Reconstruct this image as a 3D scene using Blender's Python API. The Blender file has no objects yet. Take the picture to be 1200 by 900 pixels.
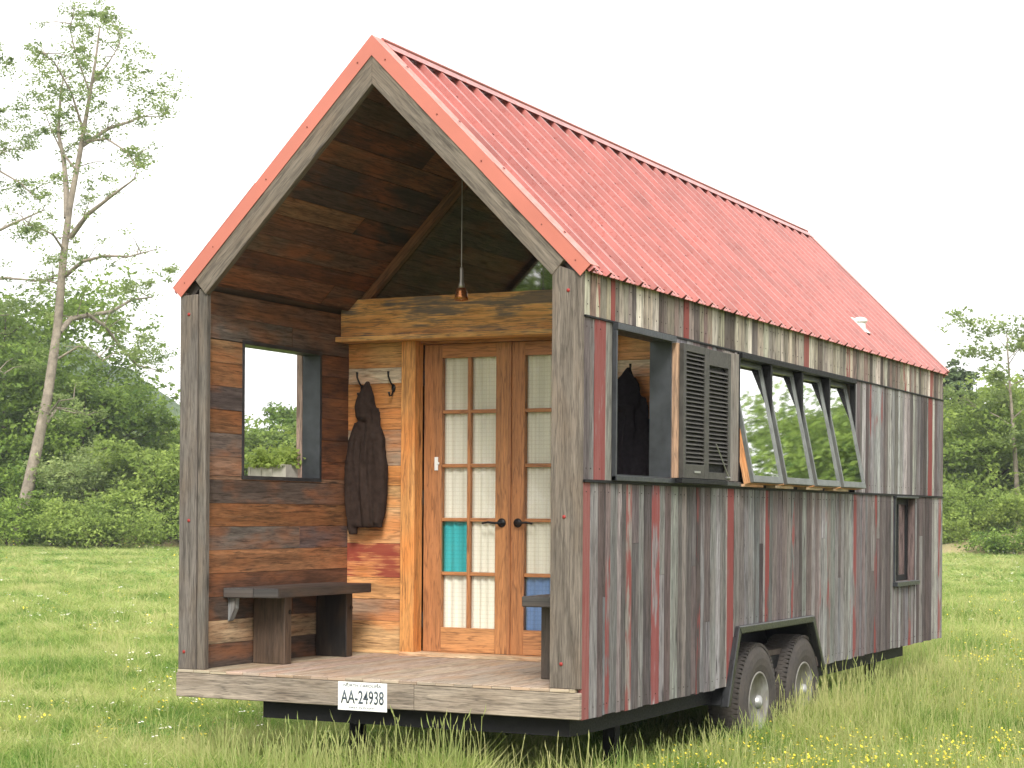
import bpy, bmesh, math, random
import numpy as np
from mathutils import Vector, Matrix, noise as mnoise
PI = math.pi
R = math.radians
rnd = random.Random(7)
scene = bpy.context.scene
COL = scene.collection

# ------------------------------------------------------------------ camera constants
F, HY, YAW, PITCH, ROLL = 2214.14, 604.97, 0.460229, -0.001169, 0.0070947
CX, CY, CZ = 4.19957, -9.34059, 1.113037
GZ = -0.56                                  # ground level (0 = underside of the porch beam)
cs, sn = math.cos(YAW), math.sin(YAW)
def at(px, D, z=GZ):
    """world point at image column px (1200 wide) and distance D along the view axis"""
    r = (px - 600) / F * D
    return Vector((CX + cs * r - sn * D, CY + sn * r + cs * D, z))
def hz(py, D):
    return CZ - (py - HY) / F * D

# ------------------------------------------------------------------ materials
def mat_new(name):
    m = bpy.data.materials.new(name); m.use_nodes = True
    nt = m.node_tree; nt.nodes.clear()
    return m, nt, nt.nodes, nt.links
def N(ns, t, **kw):
    n = ns.new(t)
    for k, v in kw.items():
        if k.startswith('i_'):
            n.inputs[int(k[2:])].default_value = v
        else: setattr(n, k, v)
    return n
def ramp(ns, stops, interp='LINEAR'):
    r = ns.new('ShaderNodeValToRGB'); cr = r.color_ramp; cr.interpolation = interp
    while len(cr.elements) < len(stops): cr.elements.new(0.5)
    for e, (p, c) in zip(cr.elements, stops):
        e.position = p; e.color = (c, c, c, 1) if isinstance(c, (int, float)) else (*c, 1)
    return r
def mix(ns, ls, a, b, fac, mode='MIX'):
    m = ns.new('ShaderNodeMix'); m.data_type = 'RGBA'; m.blend_type = mode; m.clamp_factor = True
    for s, v in ((0, fac), (6, a), (7, b)):
        if isinstance(v, bpy.types.NodeSocket): ls.new(v, m.inputs[s])
        elif isinstance(v, (int, float)): m.inputs[s].default_value = v
        else: m.inputs[s].default_value = (*v, 1)
    return m.outputs[2]
def vmath(ns, ls, op, a, b):
    m = ns.new('ShaderNodeVectorMath'); m.operation = op
    for s, v in ((0, a), (1, b)):
        if isinstance(v, bpy.types.NodeSocket): ls.new(v, m.inputs[s])
        else: m.inputs[s].default_value = v
    return m.outputs[0]
def math_(ns, ls, op, a, b=0.0, c=0.0, clamp=False):
    m = ns.new('ShaderNodeMath'); m.operation = op; m.use_clamp = clamp
    for s, v in ((0, a), (1, b), (2, c)):
        if isinstance(v, bpy.types.NodeSocket): ls.new(v, m.inputs[s])
        else: m.inputs[s].default_value = v
    return m.outputs[0]
def noise(ns, ls, vec, scale=1, detail=4, rough=.55, dist=0):
    n = ns.new('ShaderNodeTexNoise'); n.inputs['Scale'].default_value = scale
    n.inputs['Detail'].default_value = detail; n.inputs['Roughness'].default_value = rough
    n.inputs['Distortion'].default_value = dist
    ls.new(vec, n.inputs['Vector']); return n.outputs['Fac']

def wood(name, contrast=.5, warm=(.25, .13, .06), warm_amt=.3, dark=(.02, .016, .014), dark_amt=.6, rough=.8, red=(.36, .05, .04), bump=.35, spec=.25, grain=70, bleach=.25, dwid=.09, blc=(.50, .47, .42), lines=26, lamt=.55):
    """board colour comes from the 'bc' attribute, grain runs along U"""
    m, nt, ns, ls = mat_new(name)
    uv = N(ns, 'ShaderNodeUVMap', uv_map='UVMap').outputs[0]
    bc = N(ns, 'ShaderNodeAttribute', attribute_name='bc')
    bp = N(ns, 'ShaderNodeAttribute', attribute_name='paint')
    n_f = noise(ns, ls, vmath(ns, ls, 'MULTIPLY', uv, (7.0, grain, 1)), 1, 6, .7, .4)
    n_m = noise(ns, ls, vmath(ns, ls, 'MULTIPLY', uv, (1.0, 16, 1)), 1, 4, .6, .8)
    n_b = noise(ns, ls, vmath(ns, ls, 'MULTIPLY', uv, (2.2, 6, 1)), 1, 3, .5)
    n_x = noise(ns, ls, vmath(ns, ls, 'MULTIPLY', uv, (2.2, 40, 1)), 1.3, 7, .76, .3)
    f = ramp(ns, [(.28, 1 - contrast), (.5, 1), (.75, 1 + contrast * .75)]); ls.new(n_f, f.inputs[0])
    c = mix(ns, ls, bc.outputs['Color'], f.outputs[0], 1.0, 'MULTIPLY')
    g = ramp(ns, [(.3, 1 - contrast * .7), (.52, 1), (.72, 1 + contrast * .55)]); ls.new(n_m, g.inputs[0])
    c = mix(ns, ls, c, g.outputs[0], 1.0, 'MULTIPLY')
    wm = ramp(ns, [(.45, 0), (.66, warm_amt)]); ls.new(n_b, wm.inputs[0])
    c = mix(ns, ls, c, warm, wm.outputs[0])
    bl = ramp(ns, [(.56, 0), (.74, bleach)]); ls.new(n_x, bl.inputs[0])
    c = mix(ns, ls, c, blc, bl.outputs[0])
    # dark weathered streaks and checks
    dk = ramp(ns, [(.36, dark_amt), (.37 + dwid, 0)]); ls.new(n_x, dk.inputs[0])
    c = mix(ns, ls, c, dark, dk.outputs[0])
    # thin grain lines and checks (contours of a stretched noise)
    n_c = noise(ns, ls, vmath(ns, ls, 'MULTIPLY', uv, (1.6, lines, 1)), 1, 3, .6, .2)
    ck = ramp(ns, [(.455, 0), (.485, lamt), (.50, lamt), (.52, 0), (.60, 0), (.615, lamt * .8), (.63, 0)]); ls.new(n_c, ck.inputs[0])
    c = mix(ns, ls, c, dark, ck.outputs[0])
    # knots
    vo = ns.new('ShaderNodeTexVoronoi'); vo.inputs['Scale'].default_value = 1
    ls.new(vmath(ns, ls, 'MULTIPLY', uv, (1.4, 6.5, 1)), vo.inputs['Vector'])
    kn = ramp(ns, [(.05, .8), (.11, 0)]); ls.new(vo.outputs['Distance'], kn.inputs[0])
    c = mix(ns, ls, c, dark, kn.outputs[0])
    # remains of red paint
    pm = math_(ns, ls, 'SUBTRACT', math_(ns, ls, 'ADD', math_(ns, ls, 'MULTIPLY', n_b, .9), math_(ns, ls, 'ADD', math_(ns, ls, 'MULTIPLY', n_m, .3), math_(ns, ls, 'MULTIPLY', n_x, .5))), math_(ns, ls, 'ADD', bp.outputs['Fac'], .43))
    pr = ramp(ns, [(.0, 1.0), (.5, 1.0), (.62, 0.0)])
    ls.new(math_(ns, ls, 'ADD', math_(ns, ls, 'MULTIPLY', pm, 1.6), .5), pr.inputs[0])
    redv = mix(ns, ls, red, (red[0] * .55, red[1] * .6, red[2] * .6), n_f)
    haspaint = math_(ns, ls, 'GREATER_THAN', bp.outputs['Fac'], .01)
    pmask = math_(ns, ls, 'MULTIPLY', math_(ns, ls, 'MULTIPLY', pr.outputs[0], haspaint), .85)
    c = mix(ns, ls, c, redv, pmask)
    b = ns.new('ShaderNodeBsdfPrincipled'); ls.new(c, b.inputs['Base Color'])
    b.inputs['Roughness'].default_value = rough; b.inputs['Specular IOR Level'].default_value = spec
    bu = ns.new('ShaderNodeBump'); bu.inputs['Strength'].default_value = bump; bu.inputs['Distance'].default_value = .004
    hh = math_(ns, ls, 'ADD', math_(ns, ls, 'MULTIPLY', n_f, .6), n_x)
    ls.new(hh, bu.inputs['Height']); ls.new(bu.outputs[0], b.inputs['Normal'])
    o = ns.new('ShaderNodeOutputMaterial'); ls.new(b.outputs[0], o.inputs[0])
    return m

def plain(name, col, rough=.6, metal=0, var=.25, scale=8, bump=.1, spec=.4, col2=None, bscale=None, dist=.003):
    m, nt, ns, ls = mat_new(name)
    tc = ns.new('ShaderNodeTexCoord').outputs['Object']
    n1 = noise(ns, ls, tc, scale, 6, .65)
    n2 = noise(ns, ls, tc, bscale or scale * 8, 4, .6)
    r = ramp(ns, [(.3, 0), (.7, 1)]); ls.new(n1, r.inputs[0])
    c2 = col2 or tuple(c * (1 - var) for c in col)
    c = mix(ns, ls, c2, tuple(min(1, x * (1 + var * .4)) for x in col), r.outputs[0])
    b = ns.new('ShaderNodeBsdfPrincipled'); ls.new(c, b.inputs['Base Color'])
    b.inputs['Metallic'].default_value = metal; b.inputs['Specular IOR Level'].default_value = spec
    rr = ramp(ns, [(.3, max(0, rough - .12)), (.7, min(1, rough + .12))]); ls.new(n2, rr.inputs[0]); ls.new(rr.outputs[0], b.inputs['Roughness'])
    if bump:
        bu = ns.new('ShaderNodeBump'); bu.inputs['Strength'].default_value = bump; bu.inputs['Distance'].default_value = dist
        ls.new(n2, bu.inputs['Height']); ls.new(bu.outputs[0], b.inputs['Normal'])
    o = ns.new('ShaderNodeOutputMaterial'); ls.new(b.outputs[0], o.inputs[0])
    return m

def glass(name, tint=(.92, .95, .93), gloss=1.0, base=.10, wav=.02):
    m, nt, ns, ls = mat_new(name)
    t = ns.new('ShaderNodeBsdfTransparent'); t.inputs[0].default_value = (*tint, 1)
    g = ns.new('ShaderNodeBsdfGlossy'); g.inputs['Roughness'].default_value = .02; g.inputs[0].default_value = (gloss, gloss, gloss, 1)
    tc = ns.new('ShaderNodeTexCoord').outputs['Object']
    bu = ns.new('ShaderNodeBump'); bu.inputs['Strength'].default_value = wav; bu.inputs['Distance'].default_value = .05
    ls.new(noise(ns, ls, tc, 3, 1), bu.inputs['Height']); ls.new(bu.outputs[0], g.inputs['Normal'])
    fr = ns.new('ShaderNodeFresnel'); gq = ns.new('ShaderNodeNewGeometry')
    ls.new(math_(ns, ls, 'MULTIPLY_ADD', gq.outputs['Backfacing'], 1 / 1.5 - 1.5, 1.5), fr.inputs[0])
    f2 = math_(ns, ls, 'ADD', fr.outputs[0], base, clamp=True)
    mx = ns.new('ShaderNodeMixShader'); ls.new(f2, mx.inputs[0]); ls.new(t.outputs[0], mx.inputs[1]); ls.new(g.outputs[0], mx.inputs[2])
    o = ns.new('ShaderNodeOutputMaterial'); ls.new(mx.outputs[0], o.inputs[0])
    return m

def leafmat(name, c1, c2, trans=.35, attr=True):
    m, nt, ns, ls = mat_new(name)
    at_ = N(ns, 'ShaderNodeAttribute', attribute_name='tone')
    oi = ns.new('ShaderNodeObjectInfo')
    r = ramp(ns, [(0, c1), (1, c2)])
    ls.new(math_(ns, ls, 'ADD', at_.outputs['Fac'], math_(ns, ls, 'MULTIPLY', math_(ns, ls, 'SUBTRACT', oi.outputs['Random'], .5), .25), clamp=True), r.inputs[0])
    d = ns.new('ShaderNodeBsdfPrincipled'); ls.new(r.outputs[0], d.inputs['Base Color']); d.inputs['Roughness'].default_value = .55; d.inputs['Specular IOR Level'].default_value = .25
    t = ns.new('ShaderNodeBsdfTranslucent'); ls.new(mix(ns, ls, r.outputs[0], (1.0, 1.2, .5), .12, 'MIX'), t.inputs[0])
    mx = ns.new('ShaderNodeMixShader'); mx.inputs[0].default_value = trans
    ls.new(d.outputs[0], mx.inputs[1]); ls.new(t.outputs[0], mx.inputs[2])
    o = ns.new('ShaderNodeOutputMaterial'); ls.new(mx.outputs[0], o.inputs[0])
    return m

M_SIDE = wood('weathered_siding', .55, (.15, .105, .092), .30, (.022, .017, .016), .75, .88, red=(.25, .048, .042), bleach=.26, grain=120, bump=.7, dwid=.13, lines=30, lamt=.42)
M_GREY = wood('grey_timber', .5, (.17, .125, .09), .45, (.035, .03, .026), .55, .88, bleach=.18, grain=110, bump=.5, dwid=.10, lines=22, lamt=.4)
M_LINE = wood('reclaimed_lining', .6, (.32, .12, .045), .6, (.015, .01, .008), .8, .6, spec=.35, bleach=.12, bump=.25, lamt=.32, lines=18, dwid=.10)
M_PINE = wood('orange_pine', .45, (.66, .22, .05), .6, (.10, .04, .018), .8, .55, spec=.35, red=(.30, .04, .03), bleach=.10, bump=.2, lamt=.35, lines=18)
M_BEAM = wood('header_pine', .4, (.66, .25, .06), .6, (.09, .075, .075), .75, .6, spec=.3, red=(.20, .165, .155), bleach=.1, bump=.25, grain=45)
M_DOOR = wood('door_timber', .32, (.40, .16, .055), .35, (.10, .04, .02), .3, .45, spec=.45, bleach=.05, bump=.12)
M_CEIL = wood('dark_ceiling_boards', .6, (.28, .09, .035), .7, (.010, .008, .008), .7, .55, spec=.35, bleach=.18, bump=.25)
M_DECK = wood('deck_boards', .35, (.36, .20, .10), .45, (.08, .06, .045), .45, .7, bleach=.15)
M_DARKW = wood('dark_stained_timber', .5, (.10, .06, .035), .45, (.008, .007, .007), .7, .5, spec=.5, bleach=.06, lamt=.3)
M_ROOF = plain('red_metal_roofing', (.34, .092, .075), .33, 0, .34, 2.4, .01, .5, bscale=30)
M_TRIM = plain('salmon_metal_trim', (.46, .14, .10), .40, 0, .12, 2.5, .02, .6)
M_SCREW = plain('rusty_screw', (.18, .05, .04), .6, .3)
M_BOLT = plain('red_bolt', (.30, .03, .025), .5, .2)
M_STEEL = plain('blackened_steel', (.065, .07, .078), .42, .55, .45, 6, .08)
M_SASH = plain('grey_sash_paint', (.16, .17, .16), .4, .4, .35, 8, .06)
M_DSTEEL = plain('black_steel', (.010, .010, .011), .6, .1, .3, 10, .1, .2)
M_SHUT = plain('dark_shutter_paint', (.052, .048, .042), .6, 0, .5, 12, .1)
M_TYRE = plain('tyre_rubber', (.038, .035, .034), .85, 0, .4, 6, .3, .2, col2=(.075, .064, .055))
M_RIM = plain('dusty_wheel_paint', (.24, .24, .225), .55, .2, .35, 9, .1, col2=(.12, .10, .08))
M_CHROME = plain('hub_metal', (.38, .38, .37), .42, .7, .2)
M_BLACK = plain('black_iron', (.015, .015, .016), .45, .3)
M_PLATE = plain('plate_white', (.78, .78, .76), .4, 0, .05)
M_LETTER = plain('plate_lettering', (.06, .08, .10), .5)
M_WHITE = plain('white_plastic', (.8, .8, .78), .4, 0, .08)
M_LEAD = plain('vent_metal', (.75, .74, .70), .45, .1, .2)
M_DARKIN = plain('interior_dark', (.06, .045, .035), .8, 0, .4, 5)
M_COPPER = plain('copper_shade', (.50, .20, .08), .32, .85, .25)
M_BRASS = plain('dull_socket_metal', (.45, .42, .38), .4, .8)
M_COATB = plain('brown_felt', (.036, .023, .018), .95, 0, .35, 30, .25, .1, dist=.006)
M_COATK = plain('black_cloth', (.012, .010, .013), .9, 0, .5, 40, .4, .1)
M_CONC = plain('planter_boards', (.45, .42, .36), .8, 0, .3, 10, .2)
M_BARK = plain('bark', (.30, .255, .205), .9, 0, .5, 3, .8, .1, bscale=20, dist=.03)
M_BARKD = plain('dark_bark', (.09, .07, .055), .9, 0, .5, 3, .8, .1, bscale=20, dist=.03)
M_GLASS = glass('window_glass', (.80, .84, .80), 1.0, .62, .001)
M_GABLE = glass('gable_glass', (.80, .76, .73), .95, .24, .002)
M_DGLASS = glass('door_glass', (.97, .98, .97), .7, .0, .02)
M_TURQ = glass('turquoise_glass', (.50, .86, .90), .8, .03, .05)
M_BLUE = glass('blue_glass', (.64, .74, .91), .8, .03, .05)

def curtain_mat():
    m, nt, ns, ls = mat_new('plaid_curtain')
    tc = ns.new('ShaderNodeTexCoord').outputs['Object']
    sx = ns.new('ShaderNodeSeparateXYZ'); ls.new(tc, sx.inputs[0])
    out = []
    for o_, s in ((0, 1 / .028), (2, 1 / .028)):
        fr = math_(ns, ls, 'FRACT', math_(ns, ls, 'MULTIPLY', sx.outputs[o_], s))
        r = ramp(ns, [(.0, 0), (.14, 1), (.5, 1), (.86, 1), (1.0, .0)]); ls.new(fr, r.inputs[0]); out.append(r.outputs[0])
    f = math_(ns, ls, 'MULTIPLY', out[0], out[1])
    n1 = noise(ns, ls, vmath(ns, ls, 'MULTIPLY', tc, (14, 1, 1.2)), 1, 2)
    r2 = ramp(ns, [(.3, .85), (.7, 1.0)]); ls.new(n1, r2.inputs[0])
    c = mix(ns, ls, (.86, .79, .68), (.98, .92, .82), f)
    c = mix(ns, ls, c, r2.outputs[0], 1.0, 'MULTIPLY')
    d = ns.new('ShaderNodeBsdfDiffuse'); ls.new(c, d.inputs[0])
    t = ns.new('ShaderNodeBsdfTranslucent'); ls.new(c, t.inputs[0])
    mx = ns.new('ShaderNodeMixShader'); mx.inputs[0].default_value = .02
    ls.new(d.outputs[0], mx.inputs[1]); ls.new(t.outputs[0], mx.inputs[2])
    o = ns.new('ShaderNodeOutputMaterial'); ls.new(mx.outputs[0], o.inputs[0]); return m
M_CURT = curtain_mat()

# ------------------------------------------------------------------ mesh builder
class MB:
    def __init__(s):
        s.v = []; s.f = []; s.uv = []; s.c = []; s.p = []; s.m = []
    def add(s, verts, faces, uvs=None, col=(.5, .5, .5), paint=0.0, mi=0):
        b = len(s.v); s.v += [tuple(v) for v in verts]
        for i, f in enumerate(faces):
            s.f.append([b + k for k in f]); s.c.append(col); s.p.append(paint); s.m.append(mi)
            s.uv.append(uvs[i] if uvs else [(verts[k][0], verts[k][2]) for k in f])
    def hexa(s, P, grain='z', col=(.5, .5, .5), paint=0.0, M=None, mi=0, uo=None):
        """8 corners: bottom ring 0-3, top ring 4-7"""
        P = [Vector(p) for p in P]
        g = 'xyz'.index(grain); o = [i for i in range(3) if i != g]
        faces = [(0, 3, 2, 1), (4, 5, 6, 7), (0, 1, 5, 4), (1, 2, 6, 5), (2, 3, 7, 6), (3, 0, 4, 7)]
        ou, ov = (rnd.uniform(0, 50), rnd.uniform(0, 50)) if uo is None else uo
        uvs = []
        for f in faces:
            q = [P[k] for k in f]; n = (q[1] - q[0]).cross(q[2] - q[0])
            ax = max(range(3), key=lambda i: abs(n[i]))
            if ax == g: uvs.append([(ou + .15 * p[o[0]], ov + p[o[1]]) for p in q])
            else:
                w = [i for i in o if i != ax][0]
                uvs.append([(ou + p[g], ov + p[w]) for p in q])
        if M is not None: P = [M @ p for p in P]
        s.add(P, faces, uvs, col, paint, mi)
    def box(s, x0, x1, y0, y1, z0, z1, grain='z', col=(.5, .5, .5), paint=0.0, M=None, mi=0):
        s.hexa([(x0, y0, z0), (x1, y0, z0), (x1, y1, z0), (x0, y1, z0), (x0, y0, z1), (x1, y0, z1), (x1, y1, z1), (x0, y1, z1)], grain, col, paint, M, mi)
    def prism(s, poly, axis, a, b, grain='z', col=(.5, .5, .5), paint=0.0, M=None, mi=0):
        """poly of 2D points in the plane across axis, extruded a..b"""
        def mk(p, t):
            q = list(p); q.insert('xyz'.index(axis), t); return Vector(q)
        n = len(poly); P = [mk(p, a) for p in poly] + [mk(p, b) for p in poly]
        faces = [tuple(range(n))[::-1], tuple(range(n, 2 * n))] + [(i, (i + 1) % n, n + (i + 1) % n, n + i) for i in range(n)]
        g = 'xyz'.index(grain); o = [i for i in range(3) if i != g]; ou, ov = rnd.uniform(0, 50), rnd.uniform(0, 50)
        uvs = []
        for f in faces:
            q = [P[k] for k in f]; nn = (q[1] - q[0]).cross(q[2] - q[0])
            ax = max(range(3), key=lambda i: abs(nn[i])); w = o[0] if ax != o[0] else o[1]
            uvs.append([(ou + p[g], ov + p[w]) for p in q])
        if M is not None: P = [M @ p for p in P]
        s.add(P, faces, uvs, col, paint, mi)
    def tube(s, pts, rad, n=8, col=(.5, .5, .5), mi=0, caps=True, squash=None):
        pts = [Vector(p) for p in pts]
        if isinstance(rad, (int, float)): rad = [rad] * len(pts)
        V = []; up = Vector((0, 0, 1)); prev = None
        for i, p in enumerate(pts):
            t = (pts[min(i + 1, len(pts) - 1)] - pts[max(i - 1, 0)]).normalized()
            if prev is None:
                a = t.cross(up) if abs(t.dot(up)) < .95 else t.cross(Vector((1, 0, 0)))
            else: a = prev - t * prev.dot(t)
            a.normalize(); prev = a; b = t.cross(a)
            for k in range(n):
                th = 2 * PI * k / n; V.append(p + (a * math.cos(th) + b * math.sin(th)) * rad[i])
        F_ = [(i * n + k, i * n + (k + 1) % n, (i + 1) * n + (k + 1) % n, (i + 1) * n + k) for i in range(len(pts) - 1) for k in range(n)]
        if caps: F_ += [tuple(range(n))[::-1], tuple(range((len(pts) - 1) * n, len(pts) * n))]
        s.add(V, F_, [[(0, 0)] * len(f) for f in F_], col, 0, mi)
    def lathe(s, prof, axis='z', n=24, M=None, mi=0, col=(.5, .5, .5), closed=False):
        """prof (r, h)"""
        V = []
        for r, h in prof:
            for k in range(n):
                a = 2 * PI * k / n; c_, s_ = r * math.cos(a), r * math.sin(a)
                V.append(Vector((c_, s_, h) if axis == 'z' else (h, c_, s_)))
        m = len(prof); rng = range(m if closed else m - 1)
        F_ = [(i * n + k, i * n + (k + 1) % n, ((i + 1) % m) * n + (k + 1) % n, ((i + 1) % m) * n + k) for i in rng for k in range(n)]
        if not closed: F_ += [tuple(range(n))[::-1], tuple(range((m - 1) * n, m * n))]
        if M is not None: V = [M @ v for v in V]
        s.add(V, F_, [[(0, 0)] * len(f) for f in F_], col, 0, mi)
    def build(s, name, mats, parent=None, smooth=False, bevel=0, loc=None, fixn=True):
        me = bpy.data.meshes.new(name)
        o0 = Vector(loc) if loc is not None else Vector((0, 0, 0))
        me.from_pydata([tuple(Vector(v) - o0) for v in s.v], [], s.f)
        for m in (mats if isinstance(mats, (list, tuple)) else [mats]): me.materials.append(m)
        uvl = me.uv_layers.new(name='UVMap'); uvl.data.foreach_set('uv', [c for f in s.uv for u in f for c in u])
        ca = me.attributes.new('bc', 'FLOAT_COLOR', 'FACE'); ca.data.foreach_set('color', [k for c in s.c for k in (*c, 1.0)])
        pa = me.attributes.new('paint', 'FLOAT', 'FACE'); pa.data.foreach_set('value', s.p)
        me.polygons.foreach_set('material_index', s.m)
        if fixn:
            bm = bmesh.new(); bm.from_mesh(me); bmesh.ops.recalc_face_normals(bm, faces=bm.faces); bm.to_mesh(me); bm.free()
        if smooth: me.polygons.foreach_set('use_smooth', [True] * len(me.polygons))
        ob = bpy.data.objects.new(name, me); COL.objects.link(ob)
        if loc is not None: ob.location = o0
        if parent is not None:
            ob.parent = parent
            W_ = parent_world(parent); ob.location = o0 - W_
        if bevel:
            b = ob.modifiers.new('bevel', 'BEVEL'); b.width = bevel; b.segments = 1; b.limit_method = 'ANGLE'; b.harden_normals = False
        if smooth == 'auto': pass
        return ob
def parent_world(o):
    w = Vector(o.location)
    while o.parent: o = o.parent; w += Vector(o.location)
    return w
def empty(name, loc=(0, 0, 0)):
    o = bpy.data.objects.new(name, None); COL.objects.link(o); o.location = loc; o.empty_display_size = .2; return o
def tag(o, label=None, cat=None, group=None, kind=None):
    if label: o['label'] = label
    if cat: o['category'] = cat
    if group: o['group'] = group
    if kind: o['kind'] = kind
    return o
def jit(c, a=.12, h=.04):
    k = 1 + rnd.uniform(-a, a)
    return tuple(max(.004, x * k * (1 + rnd.uniform(-h, h))) for x in c)

# ------------------------------------------------------------------ THE HOUSE
W, L = 2.66, 8.1
XM = -W / 2; ZR = 3.80; SL = 1.005
ANG = math.atan(SL)
house = empty('tiny_house', (XM, 0, GZ))
tag(house, 'weathered wooden house on wheels with a red metal roof and open porch', 'tiny house')
def zr(x): return ZR - SL * abs(x - XM)
ca_, sa_ = math.cos(ANG), math.sin(ANG)
def slopeM(side):   # local x down slope, y along house, z outward
    M = Matrix.Identity(4)
    M.col[0] = Vector((side * ca_, 0, -sa_, 0)); M.col[1] = Vector((0, 1, 0, 0)); M.col[2] = Vector((side * sa_, 0, ca_, 0)); M.col[3] = Vector((XM, 0, ZR, 1))
    return M
MR, ML = slopeM(1), slopeM(-1)
SLEN = (W / 2 + .03) / ca_

# roof panels: ribbed sheet
def roof_panel(M):
    g = MB(); y = -.02; prof = []
    pitch = .2286
    while y < L + .04:
        prof += [(y, 0), (y + .010, .030), (y + .032, .030), (y + .042, 0), (y + .100, 0), (y + .104, .006), (y + .112, .006), (y + .116, 0), (y + .164, 0), (y + .168, .006), (y + .176, .006), (y + .180, 0)]
        y += pitch
    prof = [p for p in prof if p[0] <= L + .04] + [(L + .04, 0)]
    n = len(prof)
    top0 = [M @ Vector((.015, a, b)) for a, b in prof]; top1 = [M @ Vector((SLEN + .01, a, b)) for a, b in prof]
    bot0 = [M @ Vector((.015, a, b - .004)) for a, b in prof]; bot1 = [M @ Vector((SLEN + .01, a, b - .004)) for a, b in prof]
    V = top0 + top1 + bot0 + bot1; F_ = []
    for i in range(n - 1):
        F_ += [(i, i + 1, n + i + 1, n + i), (2 * n + i + 1, 2 * n + i, 3 * n + i, 3 * n + i + 1), (i + 1, i, 2 * n + i, 2 * n + i + 1), (n + i, n + i + 1, 3 * n + i + 1, 3 * n + i)]
    F_ += [(0, n, 3 * n, 2 * n), (n - 1, 2 * n - 1 + 0, 4 * n - 1, 3 * n - 1)]
    g.add(V, F_, [[(0, 0)] * 4] * len(F_))
    y = -.02 + .065
    while y < L - .05:
        for s_ in (.28, .62, .98, 1.34, 1.70):
            for dy in (0, .135):
                q = s_ + rnd.uniform(-.012, .012); yy = y + dy + rnd.uniform(-.01, .01)
                g.box(q - .005, q + .005, yy - .005, yy + .005, -.001, .006, M=M, mi=1)
        y += pitch * 2
    return g.build('roof_panel', [M_ROOF, M_SCREW], house)
roof_panel(MR); roof_panel(ML)
# decking under the sheet (roof body), inner lining further down
for M in (MR, ML):
    g = MB(); g.box(.0, SLEN - .045, .012, L, -.085, -.006, 'y', (.05, .04, .035), M=M); g.build('roof_deck', M_DARKW, house)
# ridge cap
g = MB()
for sgn in (1, -1):
    M = MR if sgn > 0 else ML
    g.box(-.004, .065, .085, L + .04, .0315, .0350, M=M)
g.tube([(XM, .085, ZR + .044), (XM, L + .04, ZR + .044)], .012, 10)
g.build('ridge_cap', M_ROOF, house)
# rake trim: front plate and flange over the roof; two lapped lengths on each slope
for M in (MR, ML):
    TE = SLEN - .008
    def plate_(y0, y1, s0, s1, za, zb, sharp):      # mitred at the ridge so both plates meet on the centre line
        a0 = za * -SL if sharp else s0; b0 = zb * -SL if sharp else s0
        return [(a0, y0, za), (s1, y0, za), (s1, y1, za), (a0, y1, za), (b0, y0, zb), (s1, y0, zb), (s1, y1, zb), (b0, y1, zb)]
    g = MB()
    g.hexa(plate_(-.036, -.030, 0, 1.11, -.050, .030, True), M=M); g.hexa(plate_(-.0385, -.0325, 1.085, TE, -.0505, .0305, False), M=M)
    g.hexa(plate_(-.036, .085, 0, 1.11, .0303, .0326, True), M=M); g.hexa(plate_(-.038, .086, 1.085, TE, .0330, .0350, False), M=M)
    for s_ in (.14, .62, 1.02, 1.55, 1.84):
        g.box(s_ - .0035, s_ + .0035, -.041, -.036, -.014, -.007, M=M, mi=1); g.box(s_ + .1 - .006, s_ + .1 + .006, .03, .042, .037, .041, M=M, mi=1)
    g.build('rake_trim', [M_TRIM, M_SCREW], house)
    g = MB(); g.hexa(plate_(L + .046, L + .052, 0, TE, -.050, .030, True), M=M); g.hexa(plate_(L - .05, L + .052, 0, TE, .0303, .0326, True), M=M)
    g.build('rake_trim', [M_TRIM, M_SCREW], house)
# grey rake boards below the trim
for M in (MR, ML):
    for (y0, y1) in ((-.029, .02), (L + .005, L + .045)):
        g = MB(); t, u = .165, .044
        sb, st_ = (1.145 + t * sa_) / ca_, (1.225 + u * sa_) / ca_
        g.hexa([(t * SL, y0, -t), (sb, y0, -t), (sb, y1, -t), (t * SL, y1, -t), (u * SL, y0, -u), (st_, y0, -u), (st_, y1, -u), (u * SL, y1, -u)], 'x', (.155, .13, .105), M=M)
        g.build('rake_board', M_GREY, house, bevel=.003)

# porch ceiling boards
TH = .125
for M in (MR, ML):
    g = MB(); s_ = TH * SL
    pal = [(.16, .075, .045), (.06, .038, .032), (.19, .085, .045), (.10, .06, .042), (.27, .14, .075), (.05, .034, .032), (.12, .048, .03)]
    send = (W / 2 - .10) / ca_; k = 0
    while s_ < send:
        w = rnd.uniform(.11, .16); e = min(s_ + w, send)
        cut = rnd.uniform(.5, 1.3)
        for a, b in (((.02, cut), (cut + .003, 1.72)) if k % 4 == 2 else ((.02, 1.72),)):
            dz = rnd.uniform(0, .003)
            g.box(s_ + .0015, e - .0015, a, b, -TH - dz, -TH + .02, 'y', jit(pal[(k * 3 + (a > .1)) % 7], .35), M=M)
        s_ = e; k += 1
    g.build('porch_ceiling', M_CEIL, house)
    g = MB(); g.box(0, SLEN - .10, 1.75, L, -.115, -.09, 'y', (.5, .42, .33), M=M); g.build('interior_ceiling', M_GREY, house)

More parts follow.
